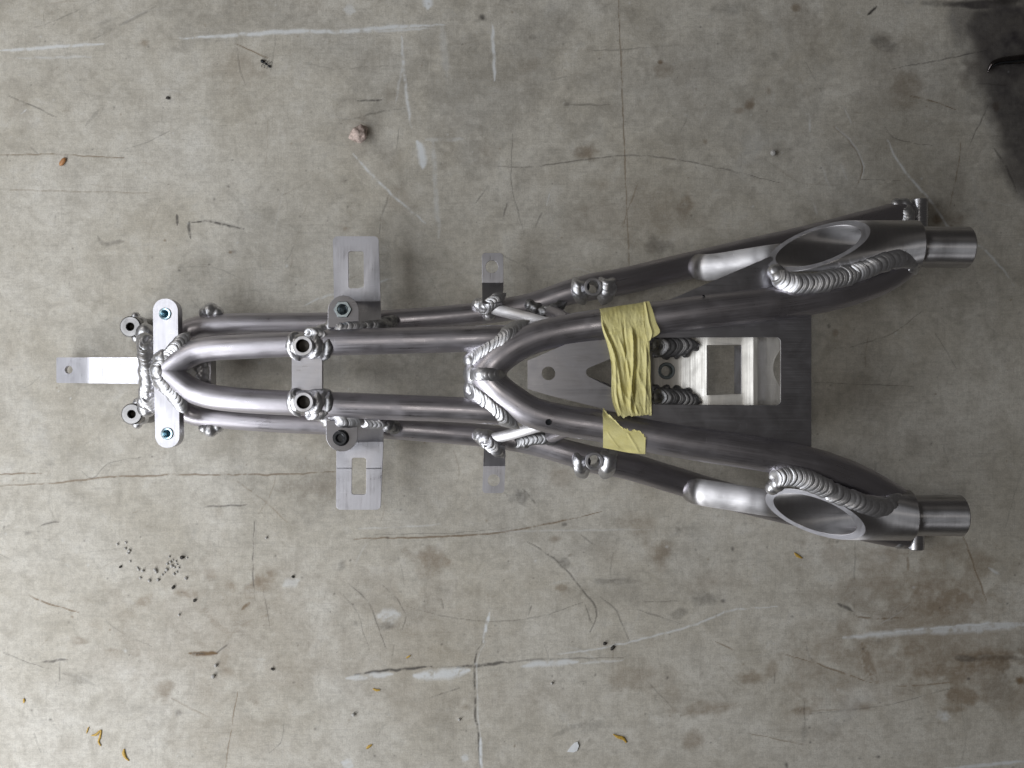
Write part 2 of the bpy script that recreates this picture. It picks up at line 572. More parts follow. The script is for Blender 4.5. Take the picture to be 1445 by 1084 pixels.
N_BIG = 0.5 * vnoise(60, 1, None, .5) + 0.3 * vnoise(25, 2, None, 1.1) + 0.2 * vnoise(10, 3, None, .3)
N_MID = 0.45 * vnoise(18, 4, None, .7) + 0.33 * vnoise(8, 5, None, .25) + 0.22 * vnoise(3.5, 6, None, 1.2)
N_FINE = 0.55 * vnoise(4.3, 7, None, .6) + 0.45 * vnoise(2.1, 8, None, .2)
N_H = 0.6 * vnoise(40, 9, 2.2) + 0.4 * vnoise(12, 10, 1.6)
N_V = 0.6 * vnoise(2.2, 11, 40) + 0.4 * vnoise(1.6, 12, 12)
chan = {k: np.zeros_like(GX) for k in ('dark', 'white', 'brown', 'oil')}


def win(x0, x1, y0, y1):
    i0 = max(0, int((x0 - PX0) / PXS) - 1); i1 = min(NX, int((x1 - PX0) / PXS) + 3)
    j0 = max(0, int((y0 - PY0) / PXS) - 1); j1 = min(NY, int((y1 - PY0) / PXS) + 3)
    return slice(j0, j1), slice(i0, i1)


def stroke(ch, pts, w, amt, rough=0.8, taper=True):
    """worn line along a polyline; w full width in px"""
    w = max(w, 1.5)
    q = catmull([(x, y, 0) for x, y in pts], 6)
    ja = min(1.1, w * 0.35)
    q = [(p[0] + ja * noise.noise(Vector((p[0] * .09, p[1] * .09, 1.7))) * 2, p[1] + ja * noise.noise(Vector((p[0] * .09, p[1] * .09, 7.1))) * 2) for p in q]
    xs = [p[0] for p in q]; ys = [p[1] for p in q]
    sl = win(min(xs) - w * 2, max(xs) + w * 2, min(ys) - w * 2, max(ys) + w * 2)
    X, Y = GX[sl], GY[sl]
    if X.size == 0: return
    best = np.full(X.shape, 1e9); tt = np.zeros(X.shape)
    n = len(q) - 1
    for i in range(n):
        ax, ay, bx, by = xs[i], ys[i], xs[i + 1], ys[i + 1]
        dx, dy = bx - ax, by - ay; L2 = dx * dx + dy * dy + 1e-9
        t = np.clip(((X - ax) * dx + (Y - ay) * dy) / L2, 0, 1)
        d = np.hypot(X - ax - t * dx, Y - ay - t * dy)
        m = d < best
        best[m] = d[m]; tt[m] = (i + t[m]) / n
    ww = w * 0.5 * (0.75 + 0.5 * N_MID[sl])
    if taper: ww = ww * (0.35 + 0.65 * np.clip(np.minimum(tt, 1 - tt) * 5, 0, 1))
    a = np.clip(1 - (best - ww * 0.45) / np.maximum(ww * 0.9, 0.65), 0, 1)
    a *= np.clip(1 - rough + rough * 1.25 * np.clip((N_FINE[sl] * 0.6 + N_MID[sl] * 0.8 - 0.42) * 2.8, 0, 1), 0, 1)
    chan[ch][sl] = np.maximum(chan[ch][sl], a * amt)


def stain(ch, x, y, rx, ry, amt, rot=0.0, hard=1.6, nz=0.9):  # soft spot on the board: real stains, and also painted shade
    solid = ch == 'oil'
    R = max(rx, ry) * 1.9
    sl = win(x - R, x + R, y - R, y + R)
    X, Y = GX[sl] - x, GY[sl] - y
    if X.size == 0: return
    c, s = math.cos(math.radians(rot)), math.sin(math.radians(rot))
    d = np.hypot((X * c + Y * s) / rx, (-X * s + Y * c) / ry)
    big = min(1.0, max(rx, ry) / 9.0)
    d = d + (N_MID[sl] - 0.5) * nz * 1.9 * big + (N_BIG[sl] - 0.5) * nz * 1.8 * big
    a = np.clip((1.25 - d) * hard * 0.6, 0, 1); a = a * a * (3 - 2 * a)
    a = a * ((0.35 + 0.65 * np.clip((N_FINE[sl] * 0.35 + N_MID[sl] * 0.8 + N_H[sl] * 0.15 - 0.3) * 1.6, 0, 1)) * big + 0.6 * (1 - big))
    a = np.clip(a * 1.3, 0, 1)
    if solid:
        d0 = np.hypot((X * c + Y * s) / rx, (-X * s + Y * c) / ry) + (N_BIG[sl] - 0.5) * 0.9 + (N_MID[sl] - 0.5) * 0.2
        a = np.clip((1.45 - d0) * 1.15, 0, 1); a = a * a * (3 - 2 * a) * (0.80 + 0.3 * N_MID[sl])
    chan[ch][sl] = np.maximum(chan[ch][sl], a * amt)


D, Wt, Br, Oi = 'dark', 'white', 'brown', 'oil'
for ch, w, amt, pts in [
    (Wt, 4, .55, [(0, 71), (30, 70), (80, 66), (148, 62)]), (Wt, 3, .25, [(25, 82), (80, 81), (130, 80)]),
    (Wt, 5, .62, [(253, 54), (330, 50), (420, 44), (480, 45), (560, 38), (628, 35)]),
    (Wt, 3, .4, [(480, 46), (560, 43), (610, 40)]), (Wt, 4, .5, [(567, 50), (569, 90), (574, 140), (581, 182)]),
    (Wt, 3, .25, [(567, 95), (558, 145)]), (Wt, 9, .85, [(588, 200), (595, 212), (598, 238)]),
    (Wt, 11, .85, [(603, -6), (603, 12)]), (Wt, 12, .35, [(486, 14), (500, 16)]),
    (Wt, 4, .6, [(694, 32), (697, 70), (698, 115)]), (Wt, 9, .16, [(624, 35), (628, 75), (632, 105)]),
    (Wt, 6, .25, [(612, 196), (614, 260), (620, 335)]), (Wt, 5, .22, [(600, 197), (655, 197)]),
    (Wt, 3, .55, [(497, 217), (540, 262), (600, 315)]), (Wt, 2, .5, [(30, 161), (37, 155)]),
    (Wt, 3, .45, [(426, 432), (450, 421), (475, 415), (505, 408), (560, 390)]),
    (D, 4, .28, [(130, 56), (170, 35), (222, 9)]), (D, 2, .28, [(25, 47), (75, 30), (140, 0)]),
    (Br, 1.6, .75, [(332, 62), (355, 72), (378, 82)]), (D, 1.5, .4, [(335, 68), (338, 95), (347, 120)]),
    (D, 2, .5, [(12, 135), (45, 149), (80, 165)]), (Br, 1.6, .7, [(0, 219), (80, 218), (130, 221), (175, 223)]),
    (Br, 1.5, .45, [(15, 268), (130, 271), (225, 273)]), (D, 4, .75, [(249, 303), (251, 318)]),
    (D, 4, .7, [(267, 313), (268, 336)]), (D, 3.5, .75, [(272, 315), (290, 312), (310, 316), (345, 323)]),
    (D, 6, .35, [(138, 334), (145, 344), (175, 340)]), (D, 1.6, .4, [(180, 210), (215, 198), (240, 184)]),
    (D, 5, .25, [(120, 177), (140, 156)]), (D, 2, .3, [(42, 207), (55, 218)]),
    (D, 3, .7, [(504, 142), (540, 141)]), (D, 3, .42, [(480, 174), (530, 159), (572, 153)]), (D, 2, .35, [(480, 97), (570, 91)]),
    (Br, 2, .55, [(872, -10), (875, 60), (878, 130), (882, 230), (886, 330), (889, 420)]),
    (D, 2, .2, [(872, 0), (876, 100), (881, 200)]),
    (D, 2, .5, [(690, 234), (740, 236), (820, 226), (890, 219), (960, 226), (1010, 236), (1100, 258)]),
    (D, 2, .35, [(735, 116), (765, 115), (800, 108)]), (D, 2, .35, [(835, 72), (880, 70), (960, 63)]),
    (D, 3, .4, [(795, 147), (820, 148), (862, 148)]), (D, 1.6, .4, [(720, 165), (723, 190), (722, 260), (740, 330)]),
    (D, 2, .4, [(690, 262), (672, 285)]), (D, 2, .45, [(716, 285), (710, 310)]), (Wt, 1.5, .3, [(776, 272), (771, 290)]),
    (D, 2, .35, [(563, 180), (558, 230)]), (D, 3, .3, [(535, 330), (540, 300), (550, 275)]),
    (D, 2, .4, [(755, 320), (765, 300)]), (Br, 2, .5, [(900, 260), (885, 300), (880, 320)]),
    (D, 4, .85, [(1225, 21), (1238, 10)]), (Br, 2.5, .55, [(1176, 178), (1200, 200), (1217, 235), (1214, 252), (1202, 272)]),
    (Wt, 2, .4, [(1179, 179), (1203, 202), (1219, 235), (1216, 252)]),
    (Wt, 3, .5, [(1252, 197), (1275, 240), (1310, 280), (1345, 325), (1385, 350), (1410, 375), (1432, 405)]),
    (Wt, 2, .25, [(1192, 152), (1202, 176)]), (Wt, 3, .35, [(1142, 162), (1143, 186)]),
    (Wt, 2, .2, [(1160, 235), (1172, 265)]), (Wt, 2, .2, [(1185, 230), (1196, 255)]), (Wt, 2, .25, [(1147, 285), (1154, 303)]),
    (D, 2, .5, [(1249, 179), (1260, 194), (1290, 202), (1330, 207)]), (D, 1.6, .45, [(1198, 254), (1240, 254), (1290, 256)]),
    (Br, 2, .8, [(1283, 135), (1310, 141), (1350, 155)]), (D, 2, .55, [(1260, 97), (1330, 84), (1395, 70)]),
    (D, 2, .5, [(1362, 216), (1380, 180), (1395, 148)]), (D, 2, .5, [(1378, 118), (1420, 121)]),
    (D, 3, .5, [(1400, 205), (1420, 235), (1435, 270)]), (Br, 2, .5, [(1340, 290), (1350, 250), (1356, 200)]),
    (D, 2, .35, [(960, 185), (970, 165), (968, 145)]), (D, 1.5, .4, [(1135, 85), (1160, 130)]),
    (Br, 2.5, .65, [(-5, 686), (70, 682), (150, 674), (220, 671), (300, 670), (390, 670), (485, 665)]),
    (Br, 2, .7, [(-5, 670), (30, 668), (60, 669)]), (D, 2.5, .6, [(289, 715), (320, 714), (350, 712)]),
    (D, 2.5, .55, [(57, 741), (83, 736)]), (D, 1.6, .35, [(110, 660), (130, 675), (152, 655), (200, 645)]),
    (Br, 2, .4, [(335, 680), (370, 705), (405, 737)]), (D, 1.8, .6, [(359, 735), (357, 800), (360, 848)]),
    (D, 1.6, .4, [(372, 832), (382, 890)]), (Br, 2.5, .75, [(40, 840), (70, 852), (113, 864)]),
    (Br, 12, .32, [(287, 860), (300, 876), (325, 895)]), (Br, 11, .30, [(325, 895), (350, 880), (378, 868)]),
    (Br, 16, .3, [(325, 895), (318, 925), (312, 952)]), (Br, 7, .9, [(266, 922), (285, 923), (306, 921)]),
    (D, 3, .5, [(270, 922), (290, 923)]), (D, 2.5, .5, [(305, 921), (324, 908)]), (Br, 6, .7, [(342, 860), (352, 850)]),
    (D, 4, .62, [(57, 934), (75, 933), (94, 930)]), (D, 2, .45, [(85, 931), (84, 966)]), (D, 1.6, .45, [(5, 921), (40, 935), (72, 944)]),
    (D, 6, .22, [(90, 950), (115, 957), (132, 966)]), (D, 1.6, .4, [(48, 1035), (58, 1063)]),
    (Br, 1.8, .6, [(335, 976), (328, 1020), (318, 1084)]), (D, 1.5, .35, [(401, 1020), (396, 1048), (380, 1062)]),
    (D, 2, .25, [(150, 878), (185, 900), (215, 912)]), (Br, 2, .4, [(240, 985), (300, 1015)]),
    (D, 1.6, .3, [(0, 782), (25, 795)]), (Wt, 10, .3, [(400, 826), (422, 820)]),
    (Br, 2.5, .7, [(500, 760), (600, 758), (700, 752), (780, 738), (850, 722)]), (D, 1.6, .35, [(530, 754), (640, 752), (720, 745)]),
    (Wt, 2, .25, [(505, 746), (560, 744), (620, 740)]), (Wt, 2, .2, [(690, 750), (860, 748), (920, 748)]),
    (D, 2, .5, [(493, 824), (520, 850), (532, 880), (545, 915)]), (D, 1.6, .35, [(485, 840), (505, 865), (512, 890), (522, 918)]),
    (D, 2, .45, [(540, 826), (560, 845), (572, 870), (568, 888)]), (D, 1.6, .4, [(556, 910), (552, 935)]),
    (Wt, 18, .45, [(535, 870), (562, 868)]),
    (D, 1.6, .4, [(575, 856), (640, 872), (700, 877), (770, 868), (822, 850)]),
    (Wt, 4, .75, [(691, 865), (687, 885), (682, 906)]), (D, 3.2, .72, [(682, 902), (672, 925), (670, 960), (672, 1010), (676, 1050), (679, 1090)]),
    (Wt, 2.0, .28, [(686, 905), (675, 926), (673, 965), (675, 1010), (678, 1048)]), (Wt, 4, .7, [(678, 1040), (680, 1090)]),
    (D, 4, .75, [(500, 952), (530, 948), (560, 945), (610, 941)]), (D, 5, .7, [(645, 942), (680, 938), (715, 934)]),
    (D, 2.5, .4, [(610, 942), (700, 936), (760, 931), (880, 928)]), (Wt, 7, .5, [(488, 958), (515, 955), (555, 951)]),
    (Wt, 12, .6, [(585, 953), (625, 951), (662, 946)]), (Wt, 7, .55, [(735, 940), (775, 936), (815, 934)]),
    (Wt, 3, .3, [(820, 936), (880, 932)]), (Wt, 2.5, .45, [(785, 923), (830, 918), (870, 910), (930, 896), (990, 878), (1030, 862), (1096, 856)]),
    (D, 2.5, .6, [(745, 765), (790, 795), (815, 825), (842, 860), (840, 876), (833, 892)]),
    (D, 2, .5, [(848, 843), (870, 862), (878, 880), (889, 908)]), (D, 2, .45, [(825, 852), (835, 880)]), (D, 1.6, .4, [(792, 795), (808, 778)]),
    (D, 2, .45, [(605, 985), (648, 971)]), (D, 8, .25, [(780, 1038), (805, 1028), (838, 1014)]),
    (D, 2, .4, [(622, 845), (626, 860)]), (D, 2.5, .45, [(749, 855), (746, 868)]), (D, 2, .4, [(840, 770), (820, 755)]),
    (Wt, 12, .5, [(484, 1076), (496, 1080)]), (Wt, 9, .45, [(652, 1068), (660, 1072)]), (D, 1.6, .4, [(910, 850), (960, 848)]),
    (D, 1.8, .4, [(900, 860), (960, 880)]), (D, 1.6, .4, [(912, 960), (950, 1000)]),
    (Wt, 8, .42, [(1190, 900), (1240, 895), (1300, 890), (1370, 885), (1450, 882)]),
    (Wt, 10, .5, [(1300, 892), (1340, 889), (1400, 885), (1450, 880)]), (Wt, 3, .6, [(1205, 899), (1300, 888), (1400, 880), (1450, 879)]),
    (D, 5, .65, [(1181, 851), (1190, 855), (1204, 862)]), (Br, 2, .75, [(1106, 923), (1150, 936), (1190, 950), (1232, 964)]),
    (Br, 2.5, .75, [(1208, 870), (1235, 873), (1275, 872)]), (Br, 2, .6, [(1010, 906), (1035, 917)]),
    (Br, 2.5, .7, [(1360, 758), (1375, 800), (1392, 850)]), (Br, 4, .5, [(1282, 775), (1279, 822)]),
    (D, 1.8, .3, [(1207, 760), (1206, 820), (1205, 872)]), (Br, 22, .55, [(1218, 908), (1225, 940), (1238, 962)]),
    (Br, 2.5, .6, [(1265, 968), (1300, 967), (1345, 963)]), (D, 3, .4, [(1280, 972), (1292, 977)]),
    (D, 1.6, .35, [(1140, 1008), (1200, 1002), (1260, 993), (1345, 970)]), (Br, 1.6, .5, [(1055, 1035), (1090, 1042), (1135, 1051)]),
    (Wt, 4, .55, [(1330, 1086), (1400, 1079), (1450, 1074)]), (Wt, 3, .4, [(1394, 802), (1410, 810)]), (Wt, 12, .4, [(1322, 1012), (1340, 1011)]),
    (D, 6, .35, [(1355, 928), (1380, 930)]), (D, 6, .3, [(1380, 925), (1445, 930)]), (D, 2, .4, [(1135, 985), (1136, 1040)]),
    (D, 2, .35, [(1093, 950), (1093, 965)]), (Br, 3, .4, [(960, 1010), (1000, 1002), (1040, 992)]), (Br, 2, .4, [(1110, 1005), (1220, 1000)]),
    (D, 1.5, .4, [(1200, 490), (1260, 470), (1300, 440)]), (D, 1.5, .35, [(1150, 540), (1290, 545)]), (D, 1.5, .35, [(1320, 470), (1350, 520)]),
    (D, 4, .4, [(712, 695), (745, 715)]), (D, 3, .5, [(738, 690), (757, 712)]), (D, 5, .5, [(730, 690), (735, 700)]),
]:
    stroke(ch, pts, w * (1.15 if ch == 'white' else 1), min(1, amt * (1.4 if ch == 'white' else 1.12)))

for ch, x, y, rx, ry, amt, rot in [
    (D, 690, 110, 240, 130, .28, 0), (D, 480, 60, 120, 60, .16, 0), (D, 1000, 130, 220, 140, .22, 0), (D, 1290, 230, 190, 190, .22, 0), (D, 590, 400, 90, 50, .14, 0), (D, 440, 680, 80, 65, .26, 0), (D, 700, 740, 180, 50, .14, 0), (D, 620, 60, 90, 60, .14, 0), (D, 330, 20, 120, 60, .24, 0), (D, 540, 170, 90, 50, .12, 0), (D, 1040, 20, 110, 40, .14, 0), (D, 1230, 60, 90, 50, .12, 0),  # broad dark patches: shade painted into the board, with some real smudging
    (D, 780, 60, 70, 40, .10, 0), (D, 430, 660, 50, 60, .14, 0), (D, 650, 750, 130, 40, .10, 0), (D, 960, 800, 60, 60, .12, 0), (Br, 310, 900, 170, 110, .22, 0), (Br, 900, 300, 110, 60, .17, 0),  # dark entries: shade beside the frame painted in; brown ones: stains
    (Br, 1320, 900, 170, 120, .42, 0), (Br, 1250, 130, 60, 40, .12, 0), (Br, 560, 900, 150, 100, .17, 0), (D, 60, 110, 70, 40, .07, 0), (D, 120, 640, 60, 20, .08, 0),
    (D, 148, 31, 14, 5, .3, -15), (D, 681, 26, 9, 8, .85, 0), (D, 672, 30, 18, 7, .3, 0), (D, 752, 53, 6, 4, .55, 0), (D, 795, 63, 4, 7, .4, 0),
    (D, 800, 147, 7, 4, .6, 0), (D, 633, 118, 8, 5, .3, 0), (D, 926, 346, 20, 16, .42, 0), (D, 1020, 14, 46, 14, .36, 0),
    (D, 345, 22, 95, 34, .20, 0), (Br, 340, 92, 44, 34, .22, 10), (Br, 203, 60, 8, 7, .5, 0), (D, 375, 38, 30, 10, .25, 0), (D, 60, 120, 16, 10, .15, 0),
    (D, 380, 305, 16, 12, .18, 0), (D, 150, 40, 20, 8, .2, -30), (Br, 325, 356, 4, 3, .8, 0),
    (Br, 828, 215, 18, 11, .5, 0), (Br, 932, 88, 5, 4, .75, 0), (Br, 930, 98, 14, 10, .35, 0), (Br, 850, 262, 26, 14, .2, 0), (Br, 880, 315, 12, 14, .35, 0),
    (Br, 830, 295, 16, 14, .25, 0), (Br, 930, 300, 26, 26, .25, 0), (Br, 560, 282, 24, 18, .25, 0), (D, 485, 255, 10, 10, .25, 0), (Br, 488, 322, 12, 8, .5, 0),
    (D, 560, 390, 40, 18, .12, 0), (D, 715, 95, 60, 40, .12, 0), (D, 700, 175, 70, 40, .12, 0), (D, 800, 300, 40, 30, .10, 0),
    (Br, 1060, 148, 11, 8, .6, -30), (Br, 1043, 156, 8, 4, .4, 0), (Br, 1122, 11, 7, 6, .6, 0), (D, 1093, 78, 7, 13, .4, -20), (D, 1068, 28, 8, 10, .3, 0),
    (D, 1245, 60, 22, 9, .5, 20), (D, 1210, 55, 20, 14, .2, 0), (Br, 1275, 120, 24, 14, .38, 0), (Br, 1278, 137, 18, 18, .3, 0), (D, 1030, 178, 14, 6, .3, -25), (Br, 995, 200, 6, 6, .5, 0),
    (D, 1330, 175, 10, 6, .4, 0), (D, 1370, 255, 10, 5, .5, 0), (Br, 970, 280, 14, 22, .45, 0), (Br, 1085, 128, 5, 7, .4, 0),
    (Oi, 1425, 60, 66, 62, .92, 0), (Oi, 1436, 160, 50, 120, .88, -14), (Oi, 1375, 98, 12, 10, .62, 0), (Oi, 1362, 35, 24, 34, .55, 0), (Oi, 1440, 230, 34, 46, .75, -25),
    (Oi, 1385, 7, 40, 7, .9, 0), (D, 1425, 0, 50, 7, 1.0, 3), (D, 1330, 5, 60, 4, .55, 0), (Br, 1406, 152, 6, 9, .75, 0), (Br, 1322, 310, 9, 8, .75, 0), (Br, 1342, 322, 7, 8, .5, 0),
    (Br, 365, 820, 24, 14, .62, -25), (Br, 352, 838, 12, 10, .4, 0), (Br, 325, 830, 11, 10, .45, 0), (Br, 297, 812, 11, 12, .42, 0), (Br, 262, 838, 22, 9, .5, 10),
    (Br, 205, 846, 22, 10, .38, -25), (Br, 380, 850, 40, 34, .2, 0), (Br, 235, 975, 22, 22, .42, 30), (Br, 322, 948, 20, 12, .42, 0), (Br, 290, 975, 22, 20, .25, 0), (Br, 160, 920, 14, 10, .32, 0), (Br, 192, 921, 10, 10, .3, 0),
    (Br, 360, 993, 18, 16, .3, 0), (Br, 330, 1040, 90, 50, .16, 0), (Br, 410, 900, 60, 60, .14, 0), (D, 252, 1006, 5, 5, .5, 0), (Br, 113, 905, 14, 6, .35, 0), (D, 115, 962, 22, 10, .22, 0),
    (D, 70, 655, 12, 7, .45, 0), (D, 40, 752, 8, 5, .45, 0), (D, 185, 1000, 50, 12, .12, 0), (Br, 310, 725, 8, 14, .2, 0), (D, 268, 752, 14, 12, .16, 0),
    (Br, 605, 787, 34, 16, .5, 5), (Br, 628, 792, 16, 10, .45, 0), (Br, 600, 805, 28, 14, .28, 0), (D, 545, 884, 14, 6, .55, 0), (D, 502, 880, 6, 6, .4, 0), (Br, 540, 860, 26, 40, .16, 0), (Br, 655, 998, 18, 12, .3, 0),
    (D, 482, 798, 6, 8, .5, 0), (Br, 930, 780, 22, 22, .45, 0), (Br, 905, 740, 30, 14, .3, 0), (Br, 790, 830, 10, 6, .45, 0), (D, 797, 740, 6, 4, .7, 0), (D, 795, 795, 8, 6, .5, 0), (Br, 783, 760, 8, 5, .4, 0),
    (D, 863, 820, 34, 4, .45, 0), (D, 870, 830, 60, 26, .15, 0), (D, 958, 745, 10, 14, .5, 0), (Br, 900, 960, 36, 26, .28, 20), (Br, 945, 970, 24, 30, .25, 0), (D, 960, 865, 10, 8, .4, 0), (Br, 690, 985, 120, 24, .12, 0),
    (D, 835, 1025, 22, 6, .22, -25), (Br, 600, 1000, 60, 30, .12, 0),
    (D, 1000, 846, 26, 12, .38, 0), (D, 1020, 848, 5, 4, .8, 0), (D, 1034, 775, 4, 6, .7, 0), (D, 965, 745, 22, 14, .3, 0), (D, 1165, 852, 10, 6, .0, 0),
    (Br, 1335, 850, 62, 24, .62, -8), (Br, 1300, 835, 34, 14, .6, -15), (Br, 1420, 845, 40, 34, .55, 0), (Br, 1250, 940, 28, 22, .45, 0), (Br, 1290, 915, 40, 18, .55, 0), (Br, 1400, 930, 60, 26, .7, 0),
    (Br, 1320, 950, 60, 24, .62, 0), (Br, 1350, 982, 46, 18, .6, 10), (Br, 1345, 1000, 26, 8, .55, 0), (Br, 1250, 825, 40, 18, .42, 0), (Br, 1380, 800, 36, 24, .38, 0), (Br, 1260, 780, 30, 12, .4, 0), (Br, 1330, 775, 50, 18, .3, 0),
    (Br, 1430, 990, 40, 24, .35, 0), (Br, 1440, 960, 10, 8, .8, 0), (D, 1363, 929, 14, 4, .6, 0), (D, 1420, 928, 46, 5, .42, 0), (D, 1240, 905, 6, 4, .3, 0),
    (Br, 1060, 955, 26, 10, .5, -5), (Br, 1090, 945, 9, 14, .35, 0), (Br, 988, 1000, 44, 9, .42, -4), (Br, 982, 1045, 16, 12, .42, 0), (Br, 1135, 1003, 14, 6, .5, 0), (Br, 1220, 998, 22, 10, .45, 0), (D, 1135, 1035, 4, 12, .3, 0),
    (Br, 1010, 820, 50, 20, .2, 0), (Br, 1180, 1040, 60, 26, .14, 0), (Br, 1150, 880, 30, 20, .18, 0), (D, 1240, 1068, 4, 3, .7, 0), (D, 1110, 1080, 4, 8, .7, 0),
    (D, 440, 680, 40, 34, .10, 0), (Br, 440, 690, 50, 20, .2, 0), (D, 735, 700, 14, 12, .55, 0), (Br, 790, 672, 18, 14, .3, 0), (D, 330, 355, 4, 3, .5, 0),
    (D, 1170, 460, 3, 4, .6, 0), (Br, 1180, 470, 5, 6, .5, 0), (Br, 1345, 310, 20, 12, .3, 0),
]:
    stain(ch, x, y, rx, ry, amt * (1.08 if ch == 'brown' and amt > .25 else 1.0), rot)

# countless little nicks, hairlines and specks
for k in range(330):
    x, y = rnd.uniform(0, 1445), rnd.uniform(0, 1084)
    a = rnd.choice([rnd.gauss(0, 0.25), rnd.gauss(1.57, 0.3), rnd.uniform(0, 3.14)])
    L = rnd.choice([8, 12, 20, 35, 60, 110]) * rnd.uniform(0.5, 1.3)
    b = rnd.gauss(0, 0.12) * L
    dx, dy = math.cos(a) * L / 2, math.sin(a) * L / 2
    ch = rnd.choices([D, Br, Wt], [0.5, 0.32, 0.18])[0]
    stroke(ch, [(x - dx, y - dy), (x - dy * b / L, y + dx * b / L), (x + dx, y + dy)], rnd.uniform(1.4, 2.2), rnd.uniform(.08, .28))
for k in range(1000):
    x, y = rnd.uniform(0, 1445), rnd.uniform(0, 1084)
    r = rnd.choice([0.8, 0.9, 1.1, 1.3, 1.6, 2.2])
    stain(rnd.choices([D, Wt, Br], [0.66, 0.14, 0.2])[0], x, y, r * rnd.uniform(.8, 1.6), r, rnd.uniform(.25, .8), rnd.uniform(0, 180), 1.4, 0.5)
for k in range(170):
    x, y = rnd.uniform(0, 1445), rnd.uniform(0, 1084)
    r = rnd.uniform(8, 40)
    stain(rnd.choices([D, Br, Wt], [0.5, 0.4, 0.1])[0], x, y, r * rnd.uniform(.7, 1.8), r * .6, rnd.uniform(.05, .18), rnd.uniform(0, 180), 1.2, 1.2)
# fine weave dirt
chan['dark'] = np.maximum(chan['dark'], np.clip((N_H - 0.68) * 1.2, 0, 0.14) * np.clip(N_BIG * 2 - 0.6, 0, 1))
chan['dark'] = np.maximum(chan['dark'], np.clip((N_V - 0.72) * 1.2, 0, 0.12) * np.clip(N_BIG * 2 - 0.6, 0, 1))

s0 = S(0) / 1000
V = np.zeros((NY * NX, 3), dtype=np.float32)
V[:, 0] = ((GX - CX) * s0).ravel(); V[:, 1] = ((CY - GY) * s0).ravel()
idx = np.arange(NY * NX).reshape(NY, NX)
Q = np.stack([idx[1:, :-1], idx[1:, 1:], idx[:-1, 1:], idx[:-1, :-1]], axis=-1).reshape(-1, 4)
# plain board beyond the marked part: eight big quads round the fine grid
ex = 2.0
bx0, bx1 = V[idx[0, 0]][0], V[idx[0, -1]][0]; by1, by0 = V[idx[0, 0]][1], V[idx[-1, 0]][1]
extra = []; base = NY * NX
eq = []
for (x0, x1, y0, y1) in ((-ex, bx0, -ex, ex), (bx1, ex, -ex, ex), (bx0, bx1, by1, ex), (bx0, bx1, -ex, by0)):
    b = base + len(extra)
    extra += [(x0, y0, 0), (x1, y0, 0), (x1, y1, 0), (x0, y1, 0)]; eq.append((b, b + 1, b + 2, b + 3))
V = np.vstack([V, np.array(extra, dtype=np.float32)]); Q = np.vstack([Q, np.array(eq)])
me = bpy.data.meshes.new("floor")
me.vertices.add(len(V)); me.vertices.foreach_set("co", V.ravel())
me.loops.add(Q.size); me.loops.foreach_set("vertex_index", Q.ravel().astype(np.int32))
me.polygons.add(len(Q)); me.polygons.foreach_set("loop_start", (np.arange(len(Q)) * 4).astype(np.int32))
me.update(calc_edges=True)
at = me.attributes.new("wear_and_shade", 'FLOAT_COLOR', 'POINT')
C4 = np.zeros((len(V), 4), dtype=np.float32)
for i, k in enumerate(('dark', 'white', 'brown', 'oil')): C4[:NY * NX, i] = np.clip(chan[k], 0, 1).ravel()
at.data.foreach_set("color", C4.ravel())
me.materials.append(floor_mat())
floor = link("floor", me); tag(floor, kind="structure")

# ------------------------------------------------------------------ the subframe
root = bpy.data.objects.new("motorcycle_subframe", None); COL.objects.link(root)
root.empty_display_size = 0.05
tag(root, "bare brushed aluminium motorcycle tail subframe of welded tubes lying flat on the worn grey board", "subframe")

# --- lower outer rails (z about 35 at the tail, 16 at the front)
lower_top = [(236, 492, 46, 10.5), (250, 476, 40, 11), (275, 463, 36, 11), (320, 458, 35, 11), (390, 457, 35, 11), (480, 456, 35, 11), (560, 452, 34, 11), (640, 446, 33, 11.2), (700, 439, 33, 11.5),
             (750, 430, 35, 12), (806, 412, 39, 12.6), (835, 405, 40, 13.4), (880, 397, 40, 13.6), (960, 378, 36, 13.6), (1050, 357, 29, 13.6), (1143, 336, 21, 13.7), (1220, 316, 16, 13.5), (1268, 303, 15.5, 13.0), (1284, 299, 15, 12)]
lower_bot = [(236, 556, 46, 10.5), (250, 572, 40, 11), (275, 585, 36, 11), (320, 590, 35, 11), (390, 595, 35, 11), (480, 599, 35, 11), (560, 605, 34, 11), (640, 611, 33, 11.2), (700, 617, 33, 11.5),
             (750, 625, 35, 12), (802, 639, 39, 12.6), (838, 649, 40, 13.4), (883, 657, 40, 13.6), (950, 677, 36, 13.6), (1020, 698, 30, 13.6), (1100, 718, 22, 13.7), (1200, 741, 16, 13.5), (1262, 755, 15.5, 12.5), (1280, 759, 15, 11)]
lr_t = tube("lower_rail", lower_top, 12, ALU, root, 40)
lr_b = tube("lower_rail", lower_bot, 12, ALU, root, 40)

# --- inner seat rails
inner_top = [(232, 523, 72, 11.5), (243, 516, 72, 11.8), (258, 506, 72, 12), (276, 497, 72, 12), (300, 492, 73, 12), (330, 490, 74, 12), (390, 487, 76, 12), (440, 485, 78, 12), (476, 483, 79, 12.8), (560, 481, 80, 12.6), (640, 479, 82, 12.4), (690, 477, 84, 12.2), (725, 475, 85, 11)]
inner_bot = [(232, 523, 72, 11.5), (244, 531, 72, 11.8), (258, 542, 72, 12), (276, 553, 72, 12), (300, 560, 73, 12), (330, 564, 74, 12), (390, 568, 76, 12), (440, 570, 78, 12), (477, 572, 79, 12.6), (560, 575, 80, 12.4), (640, 578, 82, 12.2), (690, 581, 84, 12), (725, 584, 85, 11)]
tube("seat_rail", inner_top, 12, ALU, root, 44, 3)
tube("seat_rail", inner_bot, 12, ALU, root, 44, 3)

